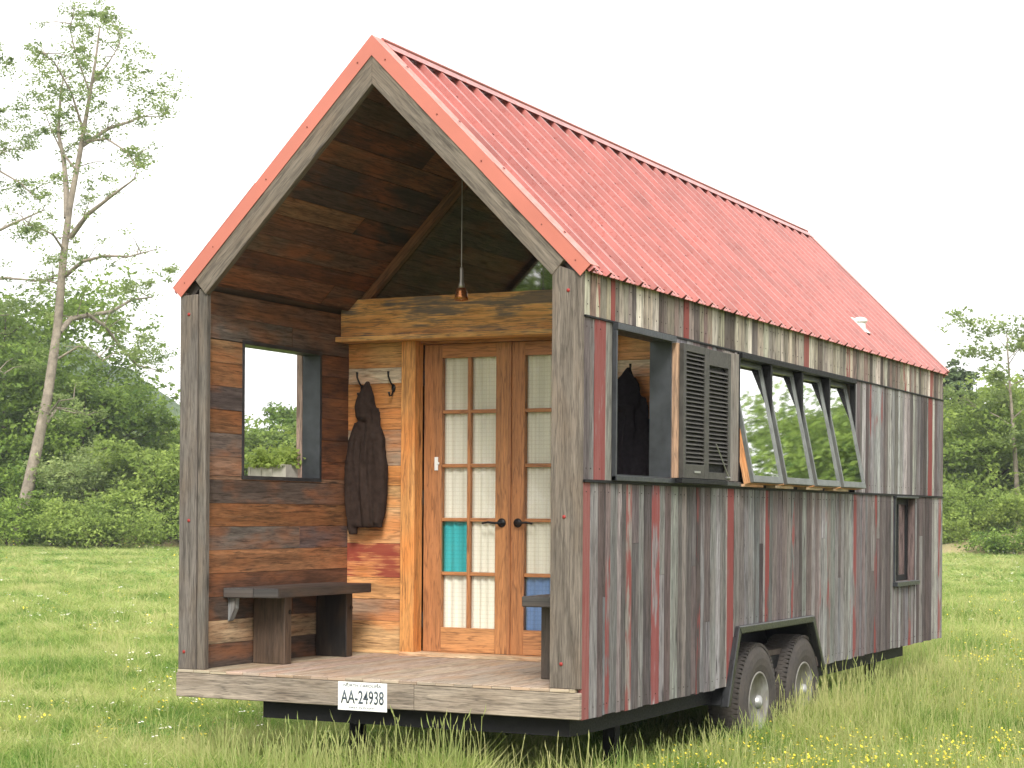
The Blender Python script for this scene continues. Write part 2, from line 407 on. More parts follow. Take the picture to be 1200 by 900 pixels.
# side wall cores with openings  (Y, Z)
ZT = 2.43
def wellz(y):
    P = [(2.24, -.12), (2.45, .37), (4.07, .37), (4.34, -.12)]
    if y <= P[0][0] or y >= P[3][0]: return None
    for (a, b), (c, d) in zip(P, P[1:]):
        if a <= y <= c: return b + (d - b) * (y - a) / (c - a)
def core(x0, x1, openings, name, mat, col, z0=.02, well=True):
    """wall slab built from blocks around the openings"""
    g = MB(); ys = sorted({.03, L - .03} | {v for o in openings for v in o[:2]} | ({2.24, 4.34} if well else set()))
    for a, b in zip(ys, ys[1:]):
        zz = z0
        if well and a >= 2.23 and b <= 4.35: zz = .40
        cuts = [o for o in openings if o[0] <= a + 1e-6 and o[1] >= b - 1e-6]
        segs = []; cur = zz
        for o in sorted(cuts, key=lambda o: o[2]):
            segs.append((cur, o[2])); cur = o[3]
        segs.append((cur, ZT))
        for p, q in segs:
            if q > p: g.box(x0, x1, a, b, p, q, 'z', col)
    return g.build(name, mat, house)
OPR = [(.385, 1.27, 1.335, 2.165), (2.47, 5.15, 1.34, 2.165), (6.42, 7.10, .56, 1.27)]
OPL = [(.46, 1.345, 1.335, 2.165), (3.2, 4.6, 1.34, 2.1)]
wallR = core(-.105, -.026, OPR, 'side_wall', M_DARKIN, (.06, .05, .04))
wallL = core(-W + .026, -W + .105, OPL, 'side_wall', M_DARKIN, (.06, .05, .04))

# siding palettes
SB = [(.158, .150, .145), (.21, .203, .198), (.112, .098, .097), (.28, .27, .258), (.062, .050, .050), (.14, .114, .115), (.185, .168, .16), (.10, .078, .077), (.235, .228, .222), (.09, .078, .080), (.17, .168, .172)]
ST = [(.33, .29, .225), (.42, .375, .30), (.24, .205, .165), (.12, .10, .088), (.52, .475, .39), (.26, .225, .195), (.19, .13, .11), (.34, .30, .25)]
def siding_row(name, xo, side, z0, z1, y0, y1, pal, reds, parent, openings=(), bottom=None, tone=1.0, wide=(.055, .125)):
    g = MB(); y = y0
    marks = sorted([r for r in reds if y0 <= r[0] < y1])
    while y < y1 - .004:
        nxt = [r for r in marks if r[0] > y - .01]
        hit = [r for r in marks if abs(r[0] - y) < .012]
        paint = 0
        if hit: w = hit[0][1]; paint = hit[0][2]
        else:
            w = rnd.uniform(*wide)
            if nxt and y + w > nxt[0][0] - .02: w = nxt[0][0] - y if nxt[0][0] - y > .004 else w
            if rnd.random() < .07: paint = rnd.uniform(.22, .32)
        e = min(y + w, y1)
        for o in openings:      # stop exactly at opening edges
            for ed in (o[0], o[1]):
                if y + .004 < ed < e: e = ed
        dx = rnd.uniform(-.0035, .0035); c = jit(rnd.choice(pal), .34, .05); c = tuple(q * tone for q in c)
        gap = .0018
        ya, yb = y + gap, e - gap
        segs = [(z0, z1)]
        for o in openings:
            if o[0] - .002 <= y and e <= o[1] + .002:
                ns_ = []
                for p, q in segs:
                    if o[2] > p: ns_.append((p, min(q, o[2])))
                    if o[3] < q: ns_.append((max(p, o[3]), q))
                segs = [s_ for s_ in ns_ if s_[1] - s_[0] > .02]
        xa, xb = (xo - side * .025, xo + dx) if side > 0 else (xo + dx, xo - side * .025)
        for p, q in segs:
            pa, pb = p, p
            if bottom and p == z0:
                wa, wb = bottom(ya), bottom(yb)
                base = rnd.uniform(-.006, .004)
                pa = wa if wa is not None and wa > p else p + base
                pb = wb if wb is not None and wb > p else p + base
            sp = rnd.random() < .12 and q - p > 1.0 and not paint
            zs = rnd.uniform(p + .4, q - .3) if sp else None
            def seg(a1, a2, b_, cc):
                g.hexa([(xa, ya, a1), (xb, ya, a1), (xb, yb, a2), (xa, yb, a2), (xa, ya, b_), (xb, ya, b_), (xb, yb, b_), (xa, yb, b_)], 'z', cc, paint)
            if sp and pa < zs - .1 and pb < zs - .1:
                seg(pa, pb, zs - .001, c); c2 = jit(rnd.choice(pal), .2); seg(zs + .001, zs + .001, q, tuple(v * tone for v in c2))
            else: seg(pa, pb, q, c)
            if rnd.random() < .7:      # nail heads
                for zn in (pa + .06, q - .05):
                    if zn > max(pa, pb) + .02:
                        ym = (ya + yb) / 2 + rnd.uniform(-.01, .01)
                        xn = xb if side > 0 else xa
                        g.box(xn - .001, xn + .001 * side + (.0015 if side > 0 else -.0), ym - .003, ym + .003, zn - .003, zn + .003, 'z', (.03, .02, .015))
        y = e
    return g.build(name, M_SIDE, parent)
redB = [(.003, .095, .62), (.59, .09, .40), (.99, .12, .42), (2.28, .13, .52), (3.04, .10, .42), (5.18, .09, .46), (5.80, .07, .38), (7.95, .10, .42), (1.72, .07, .30), (3.62, .07, .32), (4.5, .08, .30), (.30, .07, .28), (6.9, .08, .32)]
redT = [(.355, .06, .56), (1.48, .08, .50), (3.88, .12, .50), (4.96, .11, .44), (6.66, .12, .42), (7.60, .14, .46), (2.6, .07, .34), (.16, .05, .3)]
redM = [(.14, .15, .50), (7.56, .15, .46), (5.6, .08, .34)]
siding_row('upper_siding', 0, 1, 2.198, 2.435, .003, L, ST, redT, wallR)
for ya_, yb_ in ((.003, .385), (1.27, 2.47), (5.15, L)): siding_row('middle_siding', 0, 1, 1.305, 2.186, ya_, yb_, SB, redM, wallR, tone=1.1)
siding_row('lower_siding', 0, 1, .0, 1.288, .003, L, SB, redB, wallR, openings=[OPR[2]], bottom=wellz)
siding_row('upper_siding', -W, -1, 2.198, 2.435, .003, L, ST, redT, wallL)
for ya_, yb_, za_ in ((.003, .46, 1.305), (1.345, 3.2, 1.305), (3.2, 4.6, 2.102), (4.6, L, 1.305)): siding_row('middle_siding', -W, -1, za_, 2.186, ya_, yb_, SB, redM, wallL)
siding_row('lower_siding', -W, -1, .0, 1.288, .003, L, SB, redB, wallL, bottom=wellz)
# flashing strips
g = MB(); g.box(-.03, .009, .0, L, 2.187, 2.197); g.build('flashing', M_DSTEEL, wallR)
g = MB(); g.box(-.03, .012, .0, L, 1.289, 1.303); g.build('flashing', M_DSTEEL, wallR)
for q in ((.009, 2.187, 2.197), (.012, 1.289, 1.303)):
    g = MB(); g.box(-W - q[0], -W + .03, .0, L, q[1], q[2]); g.build('flashing', M_DSTEEL, wallL)
# thin black closure under the eaves
g = MB(); g.box(-.10, .016, .035, L, 2.4365, 2.452); g.build('eave_closure', M_DSTEEL, house)
g = MB(); g.box(-W - .016, -W + .10, .035, L, 2.4365, 2.452); g.build('eave_closure', M_DSTEEL, house)

# rear wall with gable
g = MB(); y = -W
while y < -.001:
    w = rnd.uniform(.07, .15); e = min(0, y + w); a, b = y + .001, e - .001
    g.hexa([(a, L - .02, 0), (b, L - .02, 0), (b, L + .004, 0), (a, L + .004, 0), (a, L - .02, zr(a) - .12), (b, L - .02, zr(b) - .12), (b, L + .004, zr(b) - .12), (a, L + .004, zr(a) - .12)], 'z', jit(rnd.choice(SB), .2))
    y = e
g.build('rear_wall', M_SIDE, house)

# corner posts, front
for x0, x1, xi0, xi1 in ((-W, -W + .125, -W + .1265, -W + .185), (-.185, -.004, None, None)):
    g = MB()
    c = (.135, .118, .105) if x0 < -1 else (.155, .13, .108)
    if x0 < -1: zl, zr_ = zr(x0) - .05, zr(x1) - .17
    else: zl, zr_ = zr(x0) - .17, zr(x1) - .05
    g.hexa([(x0, -.024, .166), (x1, -.024, .166), (x1, .03, .166), (x0, .03, .166), (x0, -.024, zl), (x1, -.024, zr_), (x1, .03, zr_), (x0, .03, zl)], 'z', c)
    if xi0: g.box(xi0, xi1, -.012, .03, .166, 2.45, 'z', (.13, .115, .10))
    post = g.build('corner_post', M_GREY, house, bevel=.003)
    for zb in ((2.33, 1.10, .30) if x0 > -1 else (2.30, 1.06, .27)):
        b = MB(); xb = (x0 + x1) / 2 + rnd.uniform(-.03, .03)
        b.lathe([(0, .0), (.011, 0), (.010, .006), (.005, .009), (0, .009)], n=8, M=Matrix.Translation((xb, -.022, zb)) @ Matrix.Rotation(PI / 2, 4, 'X'))
        b.build('bolt', M_BOLT, post)

# front beam and deck
g = MB(); g.box(-W - .012, -1.03, -.028, .022, .0, .145, 'x', (.30, .25, .20)); g.box(-1.028, -.004, -.028, .022, .0, .145, 'x', (.29, .24, .19)); beam = g.build('front_beam', M_GREY, house, bevel=.004)
g = MB(); x = -W + .0
while x < -.03:
    w = .118; e = min(x + w, -.03)
    g.box(x + .001, e - .001, -.031, 1.78, .146 + rnd.uniform(-.0008, .0008), .165, 'y', jit((.42, .34, .26), .12, .05)); x = e
g.build('porch_deck', M_DECK, house, bevel=.002)
# licence plate
PX0, PX1, PZ0, PZ1 = -1.525, -1.200, -.020, .143
g = MB(); g.box(PX0, PX1, -.0335, -.0295, PZ0, PZ1); plate = g.build('licence_plate', M_PLATE, house, bevel=.001)
tag(plate, 'white licence plate reading AA-24938 on the porch beam')
def text_mesh(name, body, cx, y, cz, h, w, mat, parent, bold=0.0):
    cu = bpy.data.curves.new(name, 'FONT'); cu.body = body; cu.size = 1; cu.extrude = 0; cu.offset = bold; cu.align_x = 'LEFT'
    to = bpy.data.objects.new(name, cu); COL.objects.link(to)
    dg = bpy.context.evaluated_depsgraph_get(); me = bpy.data.meshes.new_from_object(to.evaluated_get(dg))
    bpy.data.objects.remove(to); bpy.data.curves.remove(cu)
    xs = [v.co.x for v in me.vertices]; ys = [v.co.y for v in me.vertices]
    sx = w / (max(xs) - min(xs)); sz = h / (max(ys) - min(ys))
    for v in me.vertices:
        v.co = Vector(((v.co.x - min(xs)) * sx - w / 2 + cx, 0, (v.co.y - min(ys)) * sz - h / 2 + cz)); 
    bm = bmesh.new(); bm.from_mesh(me)
    r_ = bmesh.ops.extrude_face_region(bm, geom=bm.faces[:])
    for e in r_['geom']:
        if isinstance(e, bmesh.types.BMVert): e.co.y -= .0012
    bmesh.ops.recalc_face_normals(bm, faces=bm.faces); bm.to_mesh(me); bm.free()
    for v in me.vertices: v.co.y += y
    me.materials.clear(); me.materials.append(mat)
    o = bpy.data.objects.new(name, me); COL.objects.link(o)
    if parent: o.parent = parent; o.location = -parent_world(parent)
    return o
pc = (PX0 + PX1) / 2
text_mesh('lettering', 'AA-24938', pc, -.0337, .058, .078, .285, M_LETTER, plate, .012)
text_mesh('lettering', 'NORTH CAROLINA', pc, -.0337, .124, .015, .25, M_LETTER, plate, .0)
text_mesh('lettering', 'FIRST IN FLIGHT', pc, -.0337, -.003, .010, .17, M_LETTER, plate, .0)
for sx in (-.10, .10):
    g = MB(); g.lathe([(0, 0), (.006, 0), (.005, .003), (0, .003)], n=8, M=Matrix.Translation((pc + sx, -.0337, .134)) @ Matrix.Rotation(PI / 2, 4, 'X'))
    g.build('plate_screw', M_CHROME, plate)

# porch left lining
DK, GP, OR, RB, TN = (.085, .058, .045), (.14, .115, .10), (.25, .12, .055), (.13, .058, .034), (.34, .24, .16)
rows = [((.16, .09, .06), (.13, .06, .035)), ((.12, .095, .08), (.15, .10, .08)), ((.30, .17, .09), RB), (OR, (.09, .035, .02)), ((.10, .08, .07), RB), ((.22, .10, .045), (.09, .035, .02)), ((.13, .10, .09), (.11, .045, .025)), ((.22, .13, .08), (.16, .055, .025)), ((.085, .065, .055), (.085, .065, .055)), ((.22, .095, .04), (.12, .05, .03)), (GP, (.11, .08, .07)), ((.27, .13, .06), (.30, .125, .05)), ((.12, .055, .035), (.15, .06, .035)), (DK, DK), ((.36, .26, .17), (.30, .17, .09)), ((.07, .05, .04), (.07, .05, .04))]
def lining(name, xa, xb, op, rows_, z0=.165, z1=2.455, mat=M_LINE):
    g = MB(); n = len(rows_); h = (z1 - z0) / n
    for i, (ca, cb) in enumerate(rows_):
        zt = z1 - i * h; zb = zt - h; j = rnd.uniform(.7, 1.2)
        inside = zb < op[3] and zt > op[2]
        segs = [(.03, op[0], ca), (op[1], 1.71, cb)] if inside else [(.03, j, ca), (j + .002, 1.71, tuple(.5 * (p_ + q_) for p_, q_ in zip(ca, cb)))] if i % 3 == 1 else [(.03, 1.71, ca)]
        bands = [(zb, zt, segs)]
        if inside and zt > op[3]: bands = [(zb, op[3], segs), (op[3], zt, [(.03, 1.71, ca)])]
        if inside and zb < op[2]: bands = [(op[2], zt, segs), (zb, op[2], [(.03, 1.71, ca)])]
        for a, b, sg in bands:
            if b - a < .004: continue
            for y0, y1, c in sg:
                d = rnd.uniform(0, .005) * (1 if xb > xa else 1)
                g.box(xa, xb - d if xb > -1.3 and xa < xb and xb > -W / 2 else xb + d - .002, y0 + .001, y1 - .001, a + .0012, b - .0012, 'y', jit(c, .12, .05), 0)
    return g.build(name, mat, house)
lining('porch_lining', -W + .108, -W + .13, OPL[0], rows)
lining('porch_lining', -.128, -.108, OPR[0], rows)

# porch back wall boards
PI_ = [(.60, .34, .14), (.62, .52, .38), (.58, .27, .085), (.55, .24, .075), (.36, .29, .23), (.42, .33, .24), (.58, .27, .09), (.60, .36, .16), (.62, .38, .18), (.50, .22, .10), (.58, .30, .12), (.40, .27, .17), (.62, .38, .18)]
hh = [.16, .10, .16, .14, .14, .09, .13, .14, .23, .22, .14, .14, .21]
def backwall(x0, x1):
    g = MB(); z = 2.262; k = (z - .165) / sum(hh)
    for c, h in zip(PI_, hh):
        zb = z - h * k
        g.box(x0, x1, 1.71 - rnd.uniform(0, .004), 1.735, zb + .0012, z - .0012, 'x', jit(c, .06), .40 if c == (.50, .22, .10) else 0); z = zb
    return g.build('board_wall', M_PINE, house)
backwall(-2.529, -2.071); backwall(-.555, -.129)
g = MB(); g.box(-2.53, -2.0, 1.737, 1.80, .166, 2.56); g.box(-.62, -.13, 1.737, 1.80, .166, 2.56); g.box(-2.0, -.62, 1.765, 1.80, 2.262, 2.56); g.build('porch_back_core', M_DARKIN, house)
# door jamb posts
for x0, x1 in ((-2.069, -1.962), (-.652, -.557)):
    g = MB(); g.box(x0, x1, 1.625, 1.735, .166, 2.262, 'z', (.60, .28, .09)); g.build('door_jamb', M_PINE, house, bevel=.003)
g = MB(); g.box(-1.962, -.652, 1.70, 1.76, 2.243, 2.262, 'x', (.40, .18, .08)); g.build('door_head', M_DOOR, house)
# header beam and ledge
g = MB(); g.box(-2.529, -.129, 1.60, 1.72, 2.297, 2.552, 'x', (.84, .45, .17), .34); g.build('header_beam', M_BEAM, house, bevel=.004)
g = MB(); g.box(-2.529, -.129, 1.53, 1.72, 2.263, 2.296, 'x', (.80, .44, .17)); g.build('header_ledge', M_BEAM, house, bevel=.003)
g = MB(); g.box(-2.06, -.56, 1.60, 1.80, .1655, .190, 'x', (.60, .44, .28)); g.build('threshold', M_PINE, house, bevel=.002)
# gable glazing with trims
g = MB()
for sgn in (1, -1):
    M = MR if sgn > 0 else ML
    g.box(.17, SLEN - .13, 1.62, 1.665, -.185, -.1275, 'x', (.17, .085, .04), M=M)
gw = g.build('gable_window', M_LINE, house)
g = MB(); zt = ZR - .18 / ca_
xl, xr = XM - (zt - 2.553) / SL, XM + (zt - 2.553) / SL
g.prism([(xl, 2.553), (xr, 2.553), (XM, zt)], 'y', 1.672, 1.678); g.build('pane', M_GABLE, gw)

# french doors
def french_door(xa, xb, lever, special):
    g = MB(); y0, y1 = 1.740, 1.785; z0, z1 = .192, 2.240
    c = (.44, .19, .075)
    st = .14 if True else .14
    stL = .14 if lever > 0 else .115; stR = .115 if lever > 0 else .14
    gx0, gx1 = (xa + .135, xb - .105) if lever > 0 else (xa + .098, xb - .135)
    gz0, gz1 = .355, 2.150
    g.box(xa, gx0, y0, y1, z0, z1, 'z', jit(c, .05)); g.box(gx1, xb, y0, y1, z0, z1, 'z', jit(c, .05))
    g.box(gx0, gx1, y0, y1, z0, gz0, 'x', jit((.50, .24, .10), .05)); g.box(gx0, gx1, y0, y1, gz1, z1, 'x', jit(c, .05))
    xm = (gx0 + gx1) / 2
    g.box(xm - .012, xm + .012, y0 + .006, y1 - .006, gz0, gz1, 'z', c)
    h = (gz1 - gz0) / 5
    for i in range(1, 5):
        zc = gz0 + h * i
        g.box(gx0, xm - .012, y0 + .008, y1 - .008, zc - .012, zc + .012, 'x', c); g.box(xm + .012, gx1, y0 + .008, y1 - .008, zc - .012, zc + .012, 'x', c)
    d = g.build('door', M_DOOR, house, bevel=.002)
    for r_ in range(5):
        for q in range(2):
            a = MB(); x0_, x1_ = (gx0, xm - .012) if q == 0 else (xm + .012, gx1)
            lo = gz0 + h * r_ + (.012 if r_ else 0); hi = gz0 + h * (r_ + 1) - (.012 if r_ < 4 else 0)
            a.box(x0_, x1_, y0 + .018, y0 + .022, lo, hi)
            key = (r_, q); mt, lb = special.get(key, (M_DGLASS, None))
            p_ = a.build('pane', mt, d)
            if lb: p_['label'] = lb
    # handle
    a = MB(); hx = xb - .055 if lever > 0 else xa + .055; hz_ = 1.055
    RX = Matrix.Translation((hx, y0, hz_)) @ Matrix.Rotation(PI / 2, 4, 'X')
    a.lathe([(0, 0), (.030, 0), (.030, .006), (.024, .012), (.012, .014), (.010, .045), (0, .047)], n=20, M=RX)
    s_ = -lever
    a.tube([(hx, y0 - .042, hz_), (hx + s_ * .03, y0 - .046, hz_ - .002), (hx + s_ * .08, y0 - .046, hz_ + .004), (hx + s_ * .125, y0 - .040, hz_ - .004)], [.009, .008, .007, .006], 8)
    a.build('door_handle', M_BLACK, d, smooth=True)
    for zh in (.40, 1.22, 2.02):
        a = MB(); hx2 = xa - .002 if lever > 0 else xb + .002
        a.tube([(hx2, y0 - .004, zh - .05), (hx2, y0 - .004, zh + .05)], .006, 8); a.build('hinge', M_BLACK, d)
    return d
d1 = french_door(-1.955, -1.313, 1, {(1, 0): (M_TURQ, 'turquoise glass pane')})
d2 = french_door(-1.305, -.663, -1, {(0, 0): (M_BLUE, 'blue glass pane')})
g = MB(); g.box(-1.318, -1.300, 1.728, 1.740, .192, 2.24, 'z', (.40, .17, .07)); g.build('door_astragal', M_DOOR, d1)
g = MB(); g.box(-1.872, -1.845, 1.733, 1.740, 1.40, 1.49); g.box(-1.850, -1.835, 1.730, 1.738, 1.44, 1.455); g.build('latch_plate', M_WHITE, d1, bevel=.002)
# curtains
for x0, x1, pr in ((-1.84, -1.39, d1), (-1.23, -.78, d2)):
    g = MB(); n = 60; V = []; 
    for z in (.30, 2.18):
        for i in range(n + 1):
            t = i / n; x = x0 + (x1 - x0) * t
            V.append((x, 1.785 + .007 * math.sin(t * 44 + 1.3 * math.sin(t * 9)), z))
    V += [(a, b + .002, c) for a, b, c in V]; m2 = 2 * (n + 1)
    F_ = [(i, i + 1, n + 2 + i, n + 1 + i) for i in range(n)] + [(m2 + i + 1, m2 + i, m2 + n + 1 + i, m2 + n + 2 + i) for i in range(n)]
    g.add(V, F_); g.build('curtain', M_CURT, pr, smooth=True, fixn=False)

# coat hooks
for hx in (-2.415, -2.172, -.415):
    a = MB(); y = 1.706
    a.lathe([(0, 0), (.014, 0), (.016, .006), (.008, .010), (0, .010)], n=12, M=Matrix.Translation((hx, y, 1.955)) @ Matrix.Scale(1.8, 4, (0, 0, 1)) @ Matrix.Rotation(PI / 2, 4, 'X'))
    a.tube([(hx, y - .005, 1.94), (hx, y - .03, 1.905), (hx, y - .055, 1.90), (hx, y - .065, 1.925)], [.006, .006, .006, .008], 8)
    a.tube([(hx, y - .005, 1.965), (hx - .004, y - .035, 1.99), (hx - .008, y - .06, 2.03), (hx - .006, y - .065, 2.065)], [.006, .006, .006, .009], 8)
    a.build('coat_hook', M_BLACK, house, smooth=True)

# porch window openings lined in steel
def liner(op, x0, x1, parent, lip):
    g = MB(); y0, y1, z0, z1 = op; t = .006
    g.box(x0, x1, y0 + .0005, y0 + t, z0 + t, z1 - t); g.box(x0, x1, y1 - t, y1 - .0005, z0 + t, z1 - t)
    g.box(x0, x1, y0 + .0005, y1 - .0005, z0 + .0005, z0 + t); g.box(x0, x1, y0 + .0005, y1 - .0005, z1 - t, z1 - .0005)
    # lips on the porch and outer faces
    for xa, xb in lip:
        g.box(xa, xb, y0 - .018, y0 + .004, z0 - .018, z1 + .018); g.box(xa, xb, y1 - .004, y1 + .018, z0 - .018, z1 + .018)
        g.box(xa, xb, y0 + .004, y1 - .004, z0 - .018, z0 + .004); g.box(xa, xb, y0 + .004, y1 - .004, z1 - .004, z1 + .018)
    return g.build('window_frame', M_STEEL, parent)
liner(OPL[0], -W - .001, -W + .134, house, [(-W + .1305, -W + .136)])
f_r = liner(OPR[0], -.134, .004, house, [(-.1355, -.129)])
g = MB()
g.box(.0045, .040, .372, 1.262, 2.150, 2.186); g.box(.0045, .030, .372, .390, 1.305, 2.149); g.box(.0045, .038, .372, 2.44, 1.304, 1.332)
g.build('window_surround', M_STEEL, f_r, bevel=.002)

g = MB(); g.box(-W - .055, -W - .0095, OPL[0][1] + .002, OPL[0][1] + .10, 1.31, 2.18, 'z', (.40, .28, .23)); g.build('window_casing', M_GREY, house, bevel=.002)
# shutters: bifold pair standing open over the siding
def shutter(y0, y1, x0, top_block):
    g = MB(); z0, z1 = 1.338, 2.150; x1 = x0 + .030; s_ = .045
    c = (.4, .4, .4)
    g.box(x0, x1, y0, y0 + s_, z0, z1, 'z', c); g.box(x0, x1, y1 - s_, y1, z0, z1, 'z', c)
    g.box(x0, x1, y0 + s_, y1 - s_, z1 - (.10 if top_block else .045), z1, 'y', c); g.box(x0, x1, y0 + s_, y1 - s_, z0, z0 + (.045 if top_block else .085), 'y', c)
    zz = z0 + .10
    while zz < z1 - (.115 if top_block else .06):
        g.hexa([(x0 + .001, y0 + s_, zz + .016), (x1 - .002, y0 + s_, zz - .003), (x1 - .002, y1 - s_, zz - .003), (x0 + .001, y1 - s_, zz + .016), (x0 + .001, y0 + s_, zz + .021), (x1 - .002, y0 + s_, zz + .002), (x1 - .002, y1 - s_, zz + .002), (x0 + .001, y1 - s_, zz + .021)], 'y', c)
        zz += .026
    return g.build('shutter', M_SHUT, house, bevel=.0015)
s1 = shutter(1.300, 1.705, .042, False); s2 = shutter(1.712, 2.150, .036, True)
g = MB()
g.box(.004, .020, 1.278, 1.340, 1.338, 2.150, 'z', (.42, .26, .17)); g.box(.0215, .0405, 1.276, 1.338, 1.338, 2.150, 'z', (.46, .29, .19)); g.build('shutter_edge_board', M_GREY, house, bevel=.001)
g = MB(); g.box(.004, .034, 1.345, 2.16, 1.337, 2.148, 'z', (.03, .03, .03)); g.build('shutter_backing', M_DSTEEL, house)
g = MB(); g.box(.004, .016, 2.165, 2.44, 1.336, 2.172, 'z', (.22, .20, .18)); g.build('shutter_post', M_GREY, house, bevel=.002)
g = MB(); g.tube([(.075, 1.86, 1.56), (.078, 2.08, 1.36)], .004, 8); g.tube([(.072, 2.06, 1.355), (.072, 2.12, 1.355)], .006, 8); g.build('shutter_stay', M_CHROME, s2)
g = MB(); g.box(.073, .078, 1.48, 1.58, 1.372, 1.384); g.build('shutter_bolt', M_CHROME, s1)
g = MB(); g.box(.041, .085, 1.25, 2.05, 1.306, 1.334); g.build('shutter_track', M_DSTEEL, house, bevel=.002)

# awning window bank
g = MB(); posts = [2.47, 3.125, 3.82, 4.49, 5.15]
z0, z1 = 1.34, 2.165
g.box(-.20, .016, 2.445, 2.4695, 1.30, 2.185); g.box(-.20, .016, 5.1505, 5.175, 1.30, 2.185)
g.box(-.20, .030, 2.4695, 5.1505, z1 - .012, 2.186)
g.box(-.20, -.02, 2.4695, 5.1505, 1.304, z0 - .008)
for yp in posts[1:-1]: g.box(-.20, .012, yp - .018, yp + .018, z0 - .008, z1 - .012)
bank = g.build('window_bank_frame', M_DSTEEL, house, bevel=.002)
for i in range(4):
    a = MB(); ya = posts[i] + .02; a.box(-.018, .050, ya - .04, ya + .36, 1.3045, 1.322, 'y', (.55, .42, .28)); a.build('sill_block', M_PINE, bank)
def awning(ya, yb):
    H = .835; ang = math.atan2(.172, H)
    M = Matrix.Translation((-.068, 0, 2.150)) @ Matrix.Rotation(-ang, 4, 'Y')    # local z down -> negative
    g = MB(); t0, t1 = -.012, .016; s_ = .022
    w0, w1 = ya + .004, yb - .004
    for (a, b, c_, d_) in ((w0, w0 + s_, -H, 0), (w1 - s_, w1, -H, 0), (w0 + s_, w1 - s_, -H, -H + .045), (w0 + s_, w1 - s_, -.035, 0)):
        g.box(t0, t1, a, b, c_, d_, 'z', (.3, .3, .3), M=M)
    sash = g.build('awning_window', M_SASH, house, bevel=.0015)
    a = MB(); a.box(-.0, .005, w0 + s_, w1 - s_, -H + .045, -.035, M=M); a.build('pane', M_GLASS, sash)
    a = MB(); a.box(-.058, -.0125, w0, w0 + .03, -H, 0, 'z', (.62, .33, .16), M=M); a.box(-.040, -.0125, w1 - .03, w1, -H, 0, 'z', (.62, .33, .16), M=M)
    a.box(-.058, -.0125, w0 + .03, w1 - .03, -H, -H + .05, 'y', (.62, .33, .16), M=M); a.box(-.058, -.0125, w0 + .03, w1 - .03, -.04, 0, 'y', (.62, .33, .16), M=M)
    a.build('sash_lining', M_PINE, sash)
    return sash
for i in range(4): awning(posts[i] + (.0 if i == 0 else .045), posts[i + 1] - (.01 if i == 3 else .03))
# curtains hanging inside the awning windows
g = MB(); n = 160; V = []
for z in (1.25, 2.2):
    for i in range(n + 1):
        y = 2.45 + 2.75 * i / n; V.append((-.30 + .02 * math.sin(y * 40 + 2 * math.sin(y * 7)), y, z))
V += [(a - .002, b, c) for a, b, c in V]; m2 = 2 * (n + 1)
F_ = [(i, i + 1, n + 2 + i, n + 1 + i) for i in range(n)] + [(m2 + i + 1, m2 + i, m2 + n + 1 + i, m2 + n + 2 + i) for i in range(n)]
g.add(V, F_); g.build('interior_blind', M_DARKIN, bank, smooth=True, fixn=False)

# small steel window by the rear
y0, y1, z0, z1 = OPR[2]
g = MB()
g.box(-.12, .014, y0 - .02, y0 + .004, z0, z1 + .004); g.box(-.12, .004, y1 - .004, y1 + .006, z0, z1 + .004)
g.box(-.12, .026, y0 - .03, y1 + .03, z1 + .004, z1 + .018); g.box(-.12, .040, y0 - .035, y1 + .04, z0 - .038, z0 - .001)
sw = g.build('small_window', M_STEEL, house, bevel=.002)
a = MB(); a.box(-.085, -.060, y0 + .004, y0 + .05, z0, z1); a.box(-.085, -.060, y1 - .05, y1 - .004, z0, z1); a.box(-.085, -.060, y0 + .33, y0 + .36, z0, z1); a.box(-.086, -.061, y0 + .05, y1 - .05, z0, z0 + .05); a.box(-.086, -.061, y0 + .05, y1 - .05, z1 - .05, z1)
a.build('sash', M_DSTEEL, sw)
a = MB(); a.box(-.076, -.070, y0 + .05, y1 - .05, z0 + .05, z1 - .05); a.build('pane', M_GLASS, sw)
a = MB(); a.box(-.059, .0, y1 - .012, y1 - .0045, z0, z1, 'z', (.12, .085, .08)); a.build('window_reveal', M_SIDE, sw)

# interior shell
g = MB(); g.box(-W + .106, -.106, 1.81, L - .03, .12, .160, 'y', (.2, .12, .07)); g.build('interior_floor', M_DARKIN, house)
g = MB(); g.box(-W + .106, -.106, .04, L - .03, .03, .115, 'y', (.03, .03, .03)); g.build('floor_frame', M_DSTEEL, house)

# trailer frame
g = MB()
g.box(-2.10, -.10, .06, .14, -.105, -.002); g.box(-2.10, -2.02, .14, L - 1, -.11, -.001); g.box(-.18, -.10, .14, L - 1, -.11, -.001)
g.box(-1.75, -1.65, .3, L - 1., -.13, -.005); g.box(-.85, -.75, .3, L - 1., -.13, -.005)
y = 1.2
while y < L - 1: g.box(-2.02, -.18, y, y + .06, -.10, -.004); y += .9
for yw in (2.98, 3.96): g.tube([(-W + .2, yw, -.16), (-.2, yw, -.16)], .04, 10)
for sx in (-.32, -W + .32): g.box(sx - .03, sx + .03, 3.3, 3.64, -.25, -.11)
frame = g.build('trailer_frame', M_DSTEEL, house)
for xx in (-.42, -W + .42):
    for yy in (1.38, L - .9):
        a = MB(); a.box(xx - .04, xx + .04, yy - .04, yy + .04, GZ + .05, -.11); a.box(xx - .12, xx + .12, yy - .12, yy + .12, GZ, GZ + .06); a.build('stabilizer_leg', M_DSTEEL, frame)

